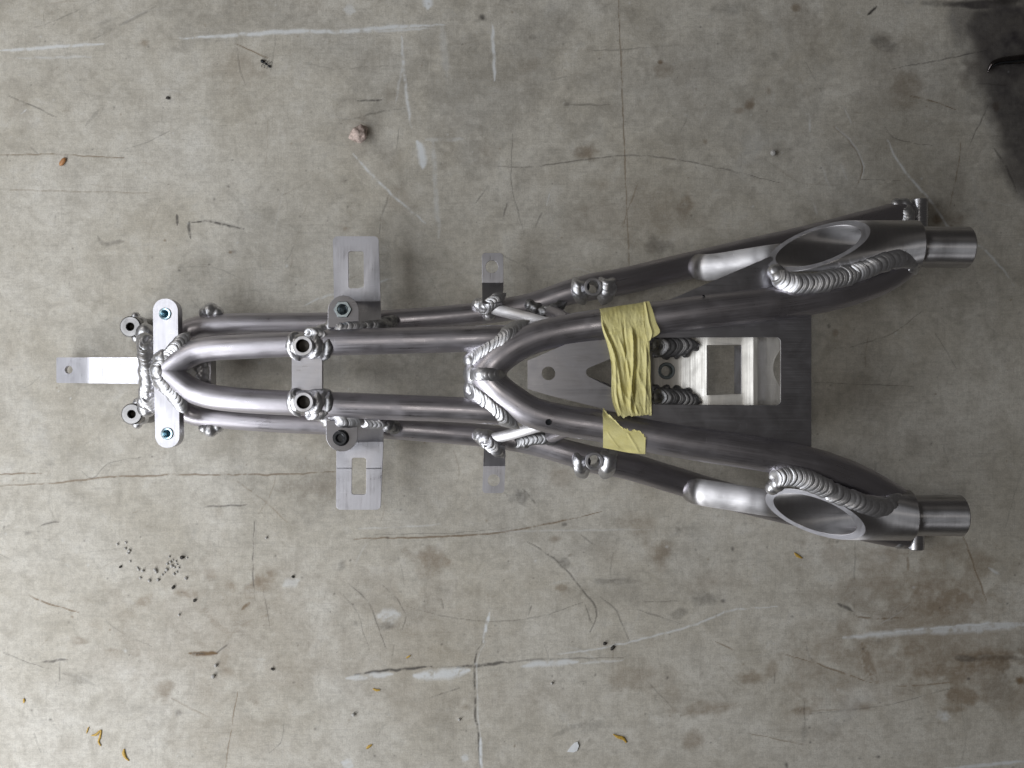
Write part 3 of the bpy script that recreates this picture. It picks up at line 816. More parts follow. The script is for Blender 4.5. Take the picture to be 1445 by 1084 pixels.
# --- V shaped main tube (two limbs)
v_top = [(684, 529, 86, 15.8), (692, 519, 86, 15.6), (702, 508, 87, 15.2), (722, 493, 88, 14.8), (755, 477, 89, 14.8), (806, 465, 91, 15.0), (860, 457, 95, 15.2), (930, 448.5, 101, 15.5), (1000, 439, 107, 15.6), (1080, 430, 113, 15.6), (1143, 421, 118, 15.6), (1200, 408, 121, 15.3), (1245, 392, 122, 14.8), (1275, 374, 122, 13.3), (1290, 362, 122, 10.8)]
v_bot = [(684, 527, 86, 15.8), (692, 538, 86, 15.6), (702, 549, 87, 15.2), (722, 564, 88, 14.8), (752, 582, 89, 14.8), (802, 594.5, 91, 15.0), (847, 601, 94, 15.2), (940, 620, 102, 15.5), (1036, 635, 110, 15.6), (1090, 644, 114, 15.6), (1143, 655, 118, 15.6), (1200, 674, 121, 15.2), (1240, 693, 122, 14.4), (1268, 707, 122, 12.3), (1282, 716, 122, 10)]
vt_t = tube("main_tube", v_top, 15, ALU, root, 48, 3)
vt_b = tube("main_tube", v_bot, 15, ALU, root, 48, 3)

# small drilled holes: short dark bores let a hair proud of the tube skin


def bore(px, py, z, r, axis, parent):
    m = MB()
    lathe(m, [(0.01, -0.4), (r * 0.8, -0.35), (r * 0.92, 0.12), (r * 1.05, 0.16), (r * 1.15, -0.3)], P(px, py, z), axis, 20)
    return m.build("drilled_hole", BLACK, parent)


bore(774, 596, 106.1, 2.6, (0.03, -0.02, 1), vt_b)
bore(389, 604, 43.5, 2.6, (0, -0.55, 0.82), lr_b)
bore(1218, 309, 28.6, 1.9, (0.1, 0.25, 0.95), lr_t)
bore(993, 417.5, 115.5, 1.2, (0.1, 0.75, 0.6), vt_t)

# --- tail: cross plate, bosses, arm

pl = roundpoly([(215.5, 421.5), (250.5, 421.5), (252, 527), (253.5, 632), (219.5, 632), (217, 527)], [17, 17, 0, 16.5, 16.5, 0], 10)
cp = plate("tail_cross_plate", pl, [circle(233, 443, 6), circle(236, 612, 6)], 76, 13, ALU_PLATE, root, grain='y', bev=0.7)


def rivnut(px, py, z, parent, r=5.9, ri=3.4, mat=ZINC):
    m = MB()
    lathe(m, [(0.01, -9)] + thread(ri, 0.6, 7.5, 0.9, 0.25) + [(ri + 0.5, 1.3), (r - 0.6, 1.5), (r, 0.9), (r, -0.2)], P(px, py, z), (0, 0, 1), 32)
    return m.build("rivet_nut", mat, parent, 30)


rivnut(233, 443, 76, cp); rivnut(236, 612, 76, cp)

for (x, y, sg) in ((183.5, 461, 1), (185.5, 584.5, -1)):
    b = boss("tail_boss", P(x, y, 47), 10.6, 4.0, 47, TAILB, root, ch=1.0)
    blob("weld_collar", [(x + 15, y - 5 * sg, 30, 7.0), (x + 17, y + 3 * sg, 33, 8), (x + 10, y + 15 * sg, 30, 6), (x + 22, y + 9 * sg, 42, 10), (x + 8, y - 14 * sg, 28, 5)], WELD, b, amp=0.6, seed=sg)

arm_out = [(79.5, 504.5), (127, 504.5), (210, 504.5), (210, 542), (127, 541), (79.5, 540.5)]
arm = plate("tail_arm", roundpoly(arm_out, [2, 0, 0, 0, 0, 2], 3), [circle(97, 522, 5.6, 20)],
            lambda x, y: 30 - (132 - x) * 0.30 + 1.5 if x < 122 else (30 - (132 - x) ** 2 * 0.015 if x < 132 else 30 + (x - 132) * 0.23), 3.2, ALU_PLATE, root,
            cuts=[((c, 0), (1, 0)) for c in (122, 124.5, 127, 129.5, 132)], grain='y')

# fused metal round the tail joint
jt = blob("tail_weld", [(205, 482, 52, 9), (209, 495, 58, 10), (212, 510, 62, 11), (213, 524, 63, 12.5), (213, 538, 62, 11.5), (210, 553, 58, 10), (206, 566, 52, 9),
                        (232, 508, 72, 11), (232, 538, 72, 11), (228, 523, 74, 11), (250, 525, 56, 12), (285, 524, 42, 9), (247, 478, 62, 6), (247, 572, 62, 6)], WELD, root, amp=0.8, freq=150, seed=4)
weld("weld_bead", [(213, 474, 60), (204, 487, 63), (205, 503, 69), (208, 522, 73), (210, 540, 70), (207, 556, 64), (214, 575, 60)], 7.5, 5.5, WELD, root, 4.2, seed=1)
weld("weld_bead", [(216, 530, 78), (224, 518, 80), (236, 505, 79), (249, 490, 78), (263, 475, 73)], 7.2, 5.2, WELD, root, 4.0, seed=2)
weld("weld_bead", [(218, 522, 78), (226, 535, 80), (238, 550, 79), (250, 564, 78), (258, 577, 75)], 7.2, 5.0, WELD, root, 4.0, seed=3)
weld("weld_bead", [(229, 523, 84), (240, 523, 80), (252, 524, 74), (264, 525, 66), (272, 526, 58)], 6.2, 4.5, WELD, root, 4.6, seed=4)
blob("weld_lump", [(279, 522, 44, 8), (285, 516, 44, 7), (285, 531, 44, 7)], WELD, root, amp=0.8, seed=9)
plate("tail_web", [(288, 508), (298, 508), (298, 546), (288, 546)], [], 44, 16, ALU_PLATE, root, grain='y')
for sg, (x, y) in ((1, (297, 440)), (-1, (297, 604))):
    o = blob("weld_lump", [(x, y - 1 * sg, 36, 8.5), (x - 1, y - 7 * sg, 36, 4), (x - 9, y + 1 * sg, 37, 6), (x + 10, y + 2 * sg, 36, 6.5)], WELD, root, vox=0.9, amp=0.7, seed=11 + sg)

# --- middle cross piece with two bosses
mp = plate("middle_cross_plate", [(411.5, 500), (455, 500), (455, 556), (411.5, 556)], [], 83, 5, ALU_PLATE, root, grain='x')
for (x, y, sg) in ((427, 488, 1), (428, 567.5, -1)):
    c = P(x, y, 103)
    b = boss("seat_boss", c, 9.4, 6.1, 38, BOSS, root, ch=0.5)
    blob("weld_collar", [(x - 6, y, 82, 12.5), (x + 4, y, 80, 12), (x + 17, y, 80, 13.2), (x + 27, y + 1 * sg, 79, 13.2), (x + 20, y - 10 * sg, 79, 8.5)], WELD, b, amp=0.7, freq=140, seed=20 + sg)
    weld("weld_bead", [(x + 12, y - 14, 90), (x + 18, y - 5, 94), (x + 19, y + 5, 94), (x + 13, y + 14, 90)], 5.0, 3.6, WELD, b, 3.8, seed=21 + sg)
    weld("weld_bead", [(x + 2, y - 17 * sg, 88), (x + 16, y - 18 * sg, 89), (x + 30, y - 15 * sg, 88)], 5.5, 4.2, WELD, b, 4.2, seed=23 + sg)
    weld("weld_bead", [(x - 4, y - 17, 86), (x - 14, y - 9, 90), (x - 16, y + 3, 90), (x - 8, y + 16, 86)], 5.5, 4.5, WELD, b, 5.0, seed=25 + sg, depth=0.14)
    weld("weld_bead", [(x + 31, y - 15, 84), (x + 35, y - 5, 90), (x + 35, y + 6, 90), (x + 31, y + 17, 84)], 5.0, 3.2, WELD_SOOT, b, 4.4, seed=27 + sg)

# --- slotted brackets with round tabs
bt_out = roundpoly([(469.5, 333.5), (534, 333.5), (537, 428), (538, 458), (472, 458)], [6.5, 6.5, 0, 0, 0], 6)
zb = lambda y, s: (50 if s < 0 else (50 + s * s * 0.12 if s < 4 else 52 + (s - 4) * 0.85))
bt = plate("slotted_bracket", bt_out, [roundpoly([(491.4, 354.5), (513, 354.5), (513.5, 407), (491.6, 407)], 3.2, 4)],
           lambda x, y: zb(y, y - 424), 2.6, ALU_PLATE, root, cuts=[((0, c), (0, 1)) for c in (424, 425.5, 427, 428)], grain='y')
bb_out = roundpoly([(475, 595), (541.5, 595), (541, 625), (537, 719.5), (474, 719.5)], [0, 0, 0, 6.5, 6.5], 6)
bb = plate("slotted_bracket", bb_out, [roundpoly([(496.6, 646), (516.8, 646), (516.6, 698), (496, 698)], 3.2, 4)],
           lambda x, y: zb(y, 626 - y), 2.6, ALU_PLATE, root, cuts=[((0, c), (0, 1)) for c in (626, 624.5, 623, 622)], grain='y')
# pressed crease across the lower bracket
sc = MB(); sweep(sc, [(475.6, 661, 49.9), (496, 661, 49.9)], 0.55, 8, 4); sweep(sc, [(517, 661.5, 49.9), (538.6, 661, 49.9)], 0.55, 8, 4)
sc.build("crease", ALU_PLATE, bb)


def dtab(cx, cy, r, ybase, sg):
    n = 18
    arc = [(cx + r * math.cos(math.pi * k / n), cy - sg * r * math.sin(math.pi * k / n)) for k in range(n + 1)]
    return arc + [(cx - r, ybase), (cx + r, ybase)]


tt = plate("nut_tab", dtab(484.5, 439, 21.8, 462, 1), [circle(484, 437.5, 8)], lambda x, y: 80 - (x - 484) * 0.09, 5, ALU_PLATE, root, grain='x', bev=0.6)
tb = plate("nut_tab", dtab(482.5, 615, 22.3, 594, -1), [circle(481, 618, 8)], lambda x, y: 80 - (x - 481) * 0.09, 5, ALU_PLATE, root, grain='x', bev=0.6)
m = MB()
lathe(m, [(0.01, -9)] + thread(4.6, 0.4, 7.6, 0.9, 0.25) + [(5.0, 2.6), (5.4, 3.0), (7.2, 3.0, 'hex'), (7.6, 2.2, 'hex'), (7.6, -0.2, 'hex')], P(484, 437, 80), (0, 0, 1), 48)
m.build("flange_nut", ZINC_DK, tt, 25)
m = MB()
lathe(m, [(0.01, 1.0), (3.2, 1.0, 'hex'), (3.2, 4.6, 'hex'), (4.4, 5.2), (6.3, 5.2), (7.2, 4.3), (7.2, 0.4), (7.9, 0.3), (8.0, -0.3)], P(481, 618, 80), (0, 0, 1), 48)
m.build("socket_bolt", BLACK, tb, 25)
weld("weld_bead", [(463, 464, 78), (478, 463, 80), (495, 462, 80), (510, 461, 79)], 7.2, 5.2, WELD, tt, 5.2, seed=31, up=(0, .5, 1))
weld("weld_bead", [(505, 463, 78), (520, 461, 77), (536, 459, 75), (552, 456, 60)], 6.4, 4.6, WELD_SOOT, bt, 4.6, seed=32, up=(0, .5, 1))
blob("weld_lump", [(546, 456, 58, 7.5), (554, 453, 52, 6.5)], WELD_SOOT, bt, amp=0.9, seed=33)
blob("weld_lump", [(470, 461, 70, 8), (455, 467, 72, 7), (448, 470, 74, 6)], WELD, tt, amp=0.6, seed=34)
weld("weld_bead", [(463, 594, 79), (475, 593, 81), (490, 595, 80), (507, 594, 78)], 8.2, 5.6, WELD, tb, 6.0, seed=35, up=(0, -.5, 1))
weld("weld_bead", [(508, 597, 78), (520, 598, 76), (540, 599, 74)], 5.4, 4.2, WELD, bb, 4.2, seed=36, up=(0, -.5, 1))
blob("weld_lump", [(548, 599, 62, 8), (556, 603, 54, 7)], WELD_SOOT, bb, amp=0.9, seed=37)
blob("weld_lump", [(464, 594, 73, 8), (454, 585, 74, 8), (446, 580, 76, 6)], WELD, tb, amp=0.6, seed=38)

# --- short cross tubes and small tabs
tabz = lambda s: 44 if s < 0 else 44 + s * 0.55
pt = plate("drilled_tab", roundpoly([(680, 357), (710, 357), (710.5, 400), (709, 428), (680.5, 428)], [5, 5, 0, 0, 0], 5), [circle(694, 376.5, 9)],
           lambda x, y: tabz(y - 399), 2.2, ALU_PLATE, root, cuts=[((0, 399), (0, 1)), ((0, 401), (0, 1))], grain='y')
pb = plate("drilled_tab", roundpoly([(683, 630), (713, 630), (713, 658), (711.5, 696), (680.5, 696)], [0, 0, 0, 5, 5], 5), [circle(696.7, 678, 8.6)],
           lambda x, y: tabz(658 - y), 2.2, ALU_PLATE, root, cuts=[((0, 658), (0, 1)), ((0, 656), (0, 1))], grain='y')
tube("short_brace", [(690, 434, 48), (720, 442, 58), (750, 450, 70), (778, 458, 80)], 5.6, STEEL, root, 28)
tube("short_brace", [(686, 621, 48), (715, 614.5, 58), (745, 606, 70), (772, 598, 80)], 5.4, STEEL, root, 28)
blob("weld_lump", [(675, 430, 46, 7), (686, 432, 48, 9.5), (696, 428, 50, 8.5), (690, 443, 46, 7), (705, 422, 50, 5)], WELD, pt, amp=0.9, freq=160, seed=41)
weld("weld_bead", [(678, 441, 52), (688, 432, 56), (699, 424, 57), (708, 418, 55)], 6.8, 4.0, WELD, pt, 3.4, seed=42, depth=.16)
blob("weld_lump", [(677, 615, 46, 7.5), (687, 620, 48, 10), (696, 628, 50, 9), (703, 636, 50, 6.5)], WELD, pb, amp=0.9, freq=160, seed=43)
weld("weld_bead", [(680, 618, 55), (690, 626, 57), (700, 634, 57), (708, 641, 52)], 7.0, 4.0, WELD, pb, 3.8, seed=44, depth=.18)
# lower cross brace welds seen in the gap
tube("under_brace", [(745, 432, 30), (775, 440, 50), (800, 452, 74)], 7, ALU, root, 24)
tube("under_brace", [(745, 624, 30), (775, 616, 50), (800, 606, 74)], 7, ALU, root, 24)
blob("weld_lump", [(748, 431, 44, 7), (757, 436, 46, 7), (768, 439, 48, 6), (785, 437, 50, 6)], WELD_SOOT, root, amp=1.0, seed=47)
blob("weld_lump", [(742, 624, 44, 6.5), (752, 620, 46, 6.5), (775, 620, 50, 6)], WELD_SOOT, root, amp=1.0, seed=48)
weld("weld_bead", [(752, 442, 48), (766, 441, 52), (782, 436, 54), (794, 430, 50)], 6, 5, WELD_SOOT, root, 4.2, seed=45)
weld("weld_bead", [(722, 627, 42), (740, 622, 48), (765, 619, 53), (785, 620, 52)], 6, 4.6, WELD_SOOT, root, 4.2, seed=46)

# --- V joint welds
weld("weld_bead", [(657, 512, 86), (672, 500, 90), (690, 487, 93), (712, 474, 95), (738, 459, 90)], 9.5, 6, WELD, root, 4.4, up=(-.4, .5, 1), seed=51)
weld("weld_bead", [(655, 546, 86), (668, 556, 90), (686, 571, 93), (706, 586, 93), (724, 598, 88)], 9.5, 6, WELD, root, 4.8, up=(-.4, -.5, 1), seed=52)
weld("weld_bead", [(716, 529, 84), (706, 529, 98), (694, 528.5, 102.4), (680, 528, 102.6), (668, 528, 97), (659, 528, 85)], 6.2, 2.6, WELD, root, 3.6, seed=53)
blob("weld_lump", [(664, 508, 84, 7.5), (664, 548, 84, 7.5), (672, 500, 84, 8), (672, 556, 84, 8), (672, 528, 84, 13)], WELD, root, amp=0.3, seed=54)

# --- bosses on the lower rails
for (x, y, par, sg) in ((837, 405, lr_t, 1), (838.5, 651, lr_b, -1)):
    b = boss("rail_boss", P(x, y, 61), 9.0, 6.0, 36, BOSS, par, through=True, ch=0.5, threads=False)
    b2 = weld("weld_bead", [(x - 17, y - 13, 45), (x - 20, y - 3, 53), (x - 19, y + 8, 53), (x - 15, y + 18, 43)], 8, 6.5, WELD, par, 5.5, seed=61 + sg)
    weld("weld_bead", [(x + 19, y - 17, 47), (x + 20, y - 6, 55), (x + 19, y + 6, 55), (x + 15, y + 18, 43)], 9, 6.5, WELD, par, 5.0, seed=63 + sg)
    blob("weld_lump", [(x - 20, y + 3, 43, 9), (x + 20, y - 4, 43, 10), (x - 13, y, 42, 6), (x + 13, y, 42, 6)], WELD_SOOT, par, amp=0.5, seed=65 + sg)

# --- bent side braces rising from the lower rails to the barrels
tube("bent_brace", [(985, 376, 32, 12.4), (986, 376.5, 41, 12.8), (989, 377, 47, 13), (997, 377.5, 52, 13.1), (1012, 376.5, 57.5, 13.1), (1040, 372, 67, 13), (1070, 367, 77.5, 12.8), (1100, 362, 86.5, 12.2), (1140, 356, 90, 10)], 12.6, STEEL, root, 44, 2.0)
tube("bent_brace", [(979, 692, 32, 12.4), (980, 692.5, 41, 12.8), (983, 693.5, 47, 13), (991, 695, 52, 13.1), (1006, 697.5, 57.5, 13.1), (1035, 702, 67, 13), (1066, 707, 77.5, 12.8), (1098, 712, 86.5, 12.2), (1138, 718, 90, 10)], 13, STEEL, root, 44, 2.0)


# --- barrels with slanted open mouths
def barrel(A, B, R, Ri, a, b, parent):
    """A mouth centre, B far end centre (m); mouth plane x = a*up + b*out."""
    ax = (B - A).normalized(); L = (B - A).length
    up = (Vector((0, 0, 1)) - ax * ax.z).normalized(); side = up.cross(ax) if b >= 0 else ax.cross(up)
    b = abs(b)
    seg = 72
    R, Ri = R / 1000, Ri / 1000
    m = MB()
    rings = []          # list of (radius, function giving axial position)
    cut = lambda r: (lambda u, s: a * r * u + b * r * s)
    seq = [(Ri, lambda u, s: L - 0.004),
           (Ri, lambda u, s: min(cut(Ri)(u, s) + .0004, 9)), (Ri + .0003, cut(Ri + .0003)),
           (R - .0005, cut(R - .0005)), (R, lambda u, s: cut(R)(u, s) + .0008),
           (R, lambda u, s: 0.35 * cut(R)(u, s) + 0.65 * (L * 0.8)), (R, lambda u, s: L - .0016), (R - .0016, lambda u, s: L), (0.0001, lambda u, s: L)]
    V, cutV = [], []
    for r, fx in seq:
        ring = []
        for j in range(seg):
            t = 2 * math.pi * j / seg; u, s = math.sin(t), math.cos(t)
            x = fx(u, s)
            ring.append(A + ax * x + (up * u + side * s) * r)
        V.append(ring)
    flat = [p for r in V for p in r]

    def part(r0, r1, mb):
        F, U = [], []
        for i in range(r0, r1):
            for j in range(seg):
                k = (j + 1) % seg
                F.append((i * seg + j, (i + 1) * seg + j, (i + 1) * seg + k, i * seg + k))
                c = R * 2 * math.pi / seg
                l0 = (flat[i * seg + j] - A).dot(ax); l1 = (flat[(i + 1) * seg + j] - A).dot(ax)
                U.append([(j * c, l0), (j * c, l1), ((j + 1) * c, l1), ((j + 1) * c, l0)])
        used = sorted({i for f in F for i in f}); mp = {v: k for k, v in enumerate(used)}
        mb.add([flat[i] for i in used], [tuple(mp[i] for i in f) for f in F], U)
    part(0, 2, m); part(3, len(seq) - 1, m)
    body = m.build("barrel", STEEL, parent, 30)
    m2 = MB(); part(2, 3, m2)
    m2.build("cut_face", CUT, body, 30)
    return body


ZB = 122
bar_t = barrel(P(1154, 347.5, ZB), P(1294, 347, ZB), 23.2, 18.8, 1.50, 1.0, root)
bar_b = barrel(P(1149, 725.5, ZB), P(1285, 727, ZB), 23.2, 18.6, 1.45, -1.0, root)
for bar, A, B in ((bar_t, P(1290, 348.6, ZB), P(1366, 349.2, ZB)), (bar_b, P(1281, 727.4, ZB), P(1357, 727.6, ZB))):
    L = (B - A).length * 1000; m = MB()
    lathe(m, [(0.01, 0), (18.6, 0), (18.6, 2.5), (18.8, L - 1.2), (17.6, L), (0.01, L)], A, B - A, 64)
    m.build("spigot", STEEL, bar, 30)

weld("weld_bead", [(1092, 388, 121), (1106, 396, 127), (1124, 400, 132), (1150, 399, 135), (1180, 393, 137), (1212, 384, 138)], 9.6, 6.0, WELD, bar_t, 4.3, up=(0, -.25, 1), seed=71, cres=0.8)
weld("weld_bead", [(1196, 389, 135), (1225, 379, 140), (1250, 370, 142), (1272, 365, 141), (1288, 368, 135), (1290, 382, 125)], 9.0, 6.4, WELD, bar_t, 6.2, up=(0, -.25, 1), seed=72, cres=0.8)
blob("weld_lump", [(1094, 384, 115, 8), (1100, 392, 119, 8)], WELD, bar_t, amp=0.6, seed=73)
weld("weld_bead", [(1086, 678, 123), (1102, 673, 129), (1124, 674, 133), (1148, 681, 136), (1176, 694, 138)], 9.4, 6.0, WELD, bar_b, 4.2, up=(0, .25, 1), seed=74, cres=0.8)
weld("weld_bead", [(1164, 689, 136), (1190, 702, 139), (1215, 710, 142), (1240, 716, 142), (1260, 714, 139), (1268, 702, 133)], 9.6, 6.4, WELD, bar_b, 5.6, up=(0, .25, 1), seed=75, cres=0.8)
blob("weld_lump", [(1090, 688, 117, 7), (1097, 682, 121, 8)], WELD, bar_b, amp=0.6, seed=76)

# --- pivot bosses at the ends of the lower rails (axis across the frame)
for (x, y, par, ln, sg) in ((1297, 281.5, lr_t, 44, 1), (1292, 775.5, lr_b, 44, -1)):
    top = P(x, y, 15)
    b = boss("pivot_boss", top, 8.6, 4.2, ln * 0.73, BOSS, par, axis=(0, sg, 0), through=True, ch=0.8, threads=False)
weld("weld_bead", [(1272, 288, 22), (1279, 296, 26), (1282, 306, 27), (1280, 318, 26)], 6.5, 5.5, WELD, lr_t, 3.2, seed=81)
blob("weld_lump", [(1266, 289, 18, 7), (1276, 290, 18, 8), (1283, 300, 18, 9)], WELD, lr_t, amp=0.6, seed=82)
blob("weld_lump", [(1268, 765, 18, 7.5), (1278, 766, 16, 7), (1256, 762, 17, 7)], WELD, lr_b, amp=0.8, seed=83)

# --- big flat gusset sheet between the limbs
gus = [(744.5, 509), (1088, 361.5), (1099, 395), (1122, 412), (1145, 426), (1145, 650), (771, 557), (744.5, 549)]
win_ = roundpoly([(905, 476.5), (1102, 475.8), (1102, 572), (905, 571)], [0, 7, 7, 0], 6)
tri = roundpoly([(817, 525), (866, 504.5), (874, 504.5), (874, 549), (866, 549)], [7, 0, 0, 0, 0], 8)
gp = plate("gusset_sheet", gus, [win_, tri, circle(774, 527, 9.7)], lambda x, y: 96 + (x - 744) * 0.025, 3, ALU_PLATE, root, grain='x', bev=0.4)


# --- bright bent strap seen through the window
def strap_z(x, y):
    return 10 + strap_h(x)


def strap_h(x):
    if x < 955: return 68
    if x < 966: return 68 + (x - 955) ** 2 * 0.016
    if x < 1000: return 69.94 + (x - 966) * 0.34
    if x < 1048: return 81.5
    if x < 1066: return 81.5 + (x - 1048) * 0.30
    if x < 1080: return 86.9 - (x - 1066) * 0.30
    return 82.7 + (x - 1080) * 0.05


arc = [(1108, 487 + 66 * k / 14) for k in range(15)]
arc = [(1108 - 17 * math.sin(math.pi * k / 14) ** 0.8, 487 + 66 * k / 14) for k in range(15)]
st_out = [(912, 470), (1108, 470)] + arc + [(1108, 578), (912, 578)]
st = plate("bent_strap", st_out, [roundpoly([(997, 487), (1046.5, 486.5), (1046.5, 556), (997, 558)], 1.0, 2), circle(940.5, 523.5, 8.5)],
           strap_z, 4.5, ALU_RAW, root, cuts=[((c, 0), (1, 0)) for c in (955, 958.5, 962, 966, 997, 1003, 1045, 1051, 1063, 1069, 1077, 1083)], grain='y')
plate("folded_lip", [(1036, 488), (1045.8, 487.5), (1045.8, 555.5), (1036, 556)], [], lambda x, y: 90 - (1045.8 - x) * 1.3, 1.5, ALU_PLATE, st, grain="y", bev=0.2)
m = MB()
lathe(m, [(5.0, -14)] + [(5.0, -0.3)] + [(5.6, 0.9), (7.6, 1.0), (8.2, 0.3), (8.2, -14), (5.0, -14)], P(940.5, 523.5, 78), (0, 0, 1), 36)
m.build("threaded_insert", ZINC_DK, st, 30)
weld("weld_bead", [(918, 490, 88), (935, 489, 90), (955, 488, 90), (975, 487, 90)], 10.2, 6, WELD_SOOT, st, 5.4, seed=91)
weld("weld_bead", [(920, 560, 88), (938, 561, 90), (956, 562, 90), (978, 566, 90)], 9.6, 6, WELD_SOOT, st, 5.0, seed=92)
blob("weld_lump", [(925, 500, 79, 4), (940, 502, 79, 4.5), (955, 501, 79, 4), (968, 499, 83, 4), (982, 490, 83, 5)], WELD_SOOT, st, amp=1.0, freq=220, seed=93)
blob("weld_lump", [(925, 548, 79, 4), (940, 548, 79, 4), (955, 549, 79, 4), (970, 553, 83, 4.5), (982, 563, 83, 5)], WELD_SOOT, st, amp=1.0, freq=220, seed=94)


for m_, b_ in bore_parts:
    m_.build("tapped_hole", BORE, b_, 30)


def drill(o, px, py, z, r):
    """real through hole in a tube"""
    m = MB(); c = P(px, py, z)
    lathe(m, [(0.001, -60), (r, -60), (r, 60), (0.001, 60)], c, (0, 0, 1), 32)
    t = m.build("tmp", BORE, None)
    md = o.modifiers.new("b", 'BOOLEAN'); md.operation = 'DIFFERENCE'; md.solver = 'EXACT'; md.object = t
    dg = bpy.context.evaluated_depsgraph_get(); dg.update()
    me = bpy.data.meshes.new_from_object(o.evaluated_get(dg))
    o.modifiers.clear(); o.data = me
    bpy.data.objects.remove(t)


drill(lr_t, 837, 405, 61, 7.6)
drill(lr_b, 838.5, 651, 61, 7.6)

# ------------------------------------------------------------------ masking tape
def sheet(name, pts, label, seed, th=0.35):
    """pts: rows of (px,py,z) control points (first index runs down the tape). Crumpled, with thickness."""
    rows = len(pts); cols = len(pts[0])
    nu, nv = 130, 80
    arr = np.array([[tuple(P(*p)) for p in r] for r in pts])
    # interpolate rows then columns with catmull-like smoothing

    def interp(a, n):
        k = len(a); out = []
        for i in range(n):
            t = i * (k - 1) / (n - 1); j = min(int(t), k - 2); f = t - j
            p0 = a[max(j - 1, 0)]; p1 = a[j]; p2 = a[j + 1]; p3 = a[min(j + 2, k - 1)]
            out.append(0.5 * ((2 * p1) + (-p0 + p2) * f + (2 * p0 - 5 * p1 + 4 * p2 - p3) * f * f + (-p0 + 3 * p1 - 3 * p2 + p3) * f ** 3))
        return np.array(out)
    g = interp(arr, nu)                                     # nu x cols x 3
    g = np.stack([interp(g[i], nv) for i in range(nu)])      # nu x nv x 3
    return g


def build_sheet(name, g, label, disp, th=0.0005):
    nu, nv = g.shape[:2]
    du = np.gradient(g, axis=0); dv = np.gradient(g, axis=1)
    nrm = np.cross(du, dv); nrm /= np.linalg.norm(nrm, axis=2, keepdims=True) + 1e-12
    if nrm[..., 2].mean() < 0: nrm = -nrm
    g = g + nrm * disp[..., None]
    V = [Vector(p) for p in g.reshape(-1, 3)] + [Vector(p) for p in (g - nrm * th).reshape(-1, 3)]
    F, U = [], []
    N = nu * nv
    uvq = lambda i, j: (j * 0.0006, i * 0.0012)
    for i in range(nu - 1):
        for j in range(nv - 1):
            a, b, c, d = i * nv + j, i * nv + j + 1, (i + 1) * nv + j + 1, (i + 1) * nv + j
            q = [uvq(i, j), uvq(i, j + 1), uvq(i + 1, j + 1), uvq(i + 1, j)]
            F.append((a, b, c, d)); U.append(q)
            F.append((a + N, d + N, c + N, b + N)); U.append([q[0], q[3], q[2], q[1]])
    rim = [(0, j) for j in range(nv)] + [(i, nv - 1) for i in range(1, nu)] + [(nu - 1, j) for j in range(nv - 2, -1, -1)] + [(i, 0) for i in range(nu - 2, 0, -1)]
    for k in range(len(rim)):
        a = rim[k][0] * nv + rim[k][1]; e = rim[(k + 1) % len(rim)]; b = e[0] * nv + e[1]
        F.append((a, a + N, b + N, b)); U.append([(0, 0), (0, .001), (.001, .001), (.001, 0)])
    m = MB(); m.add(V, F, U)
    o = m.build(name, TAPE, None, 50)
    bmx = bmesh.new(); bmx.from_mesh(o.data); bmesh.ops.recalc_face_normals(bmx, faces=bmx.faces[:]); bmx.to_mesh(o.data); bmx.free()
    return tag(o, label, "tape")


def over(xl, xr, yl, yr, z, n=4, sag=0):
    z = z + 2.6
    return [(xl + (xr - xl) * k / (n - 1), yl + (yr - yl) * k / (n - 1), z) for k in range(n)]


# strip stuck over the upper limb, hanging across to the lower limb
zt = 96
rows = [over(847, 912, 443, 433, 90), over(846, 914, 436, 426, 99), over(847, 915, 438, 428, 106), over(848, 915, 446, 436, 111.5), over(849, 914, 459, 449, 113.5),
        over(852, 914, 472, 464, 112.5), over(857, 916, 487, 481, 109), over(861, 917, 505, 500, 106.5), over(863, 918, 523, 520, 105), over(863, 918.5, 541, 541, 104.5),
        over(863, 919, 558, 561, 105), over(866, 919.5, 573, 577, 106.5), over(872, 919.5, 587, 587, 108)]
g = sheet("t", rows, "", 0)
nu, nv = g.shape[:2]
ui, vi = np.meshgrid(np.linspace(0, 1, nu), np.linspace(0, 1, nv), indexing='ij')


def fold(u, v, p0, p1, w, h):
    """crease ridge from p0 to p1 in (u,v)"""
    d = np.array(p1) - np.array(p0); L = np.hypot(*d); d = d / L
    x = (u - p0[0]) * d[0] + (v - p0[1]) * d[1]; y = -(u - p0[0]) * d[1] + (v - p0[1]) * d[0]
    f = np.clip(1 - np.abs(y) / w, 0, 1) ** 1.4 * np.clip(x / 0.08, 0, 1) * np.clip((L - x) / 0.08, 0, 1)
    return f * h


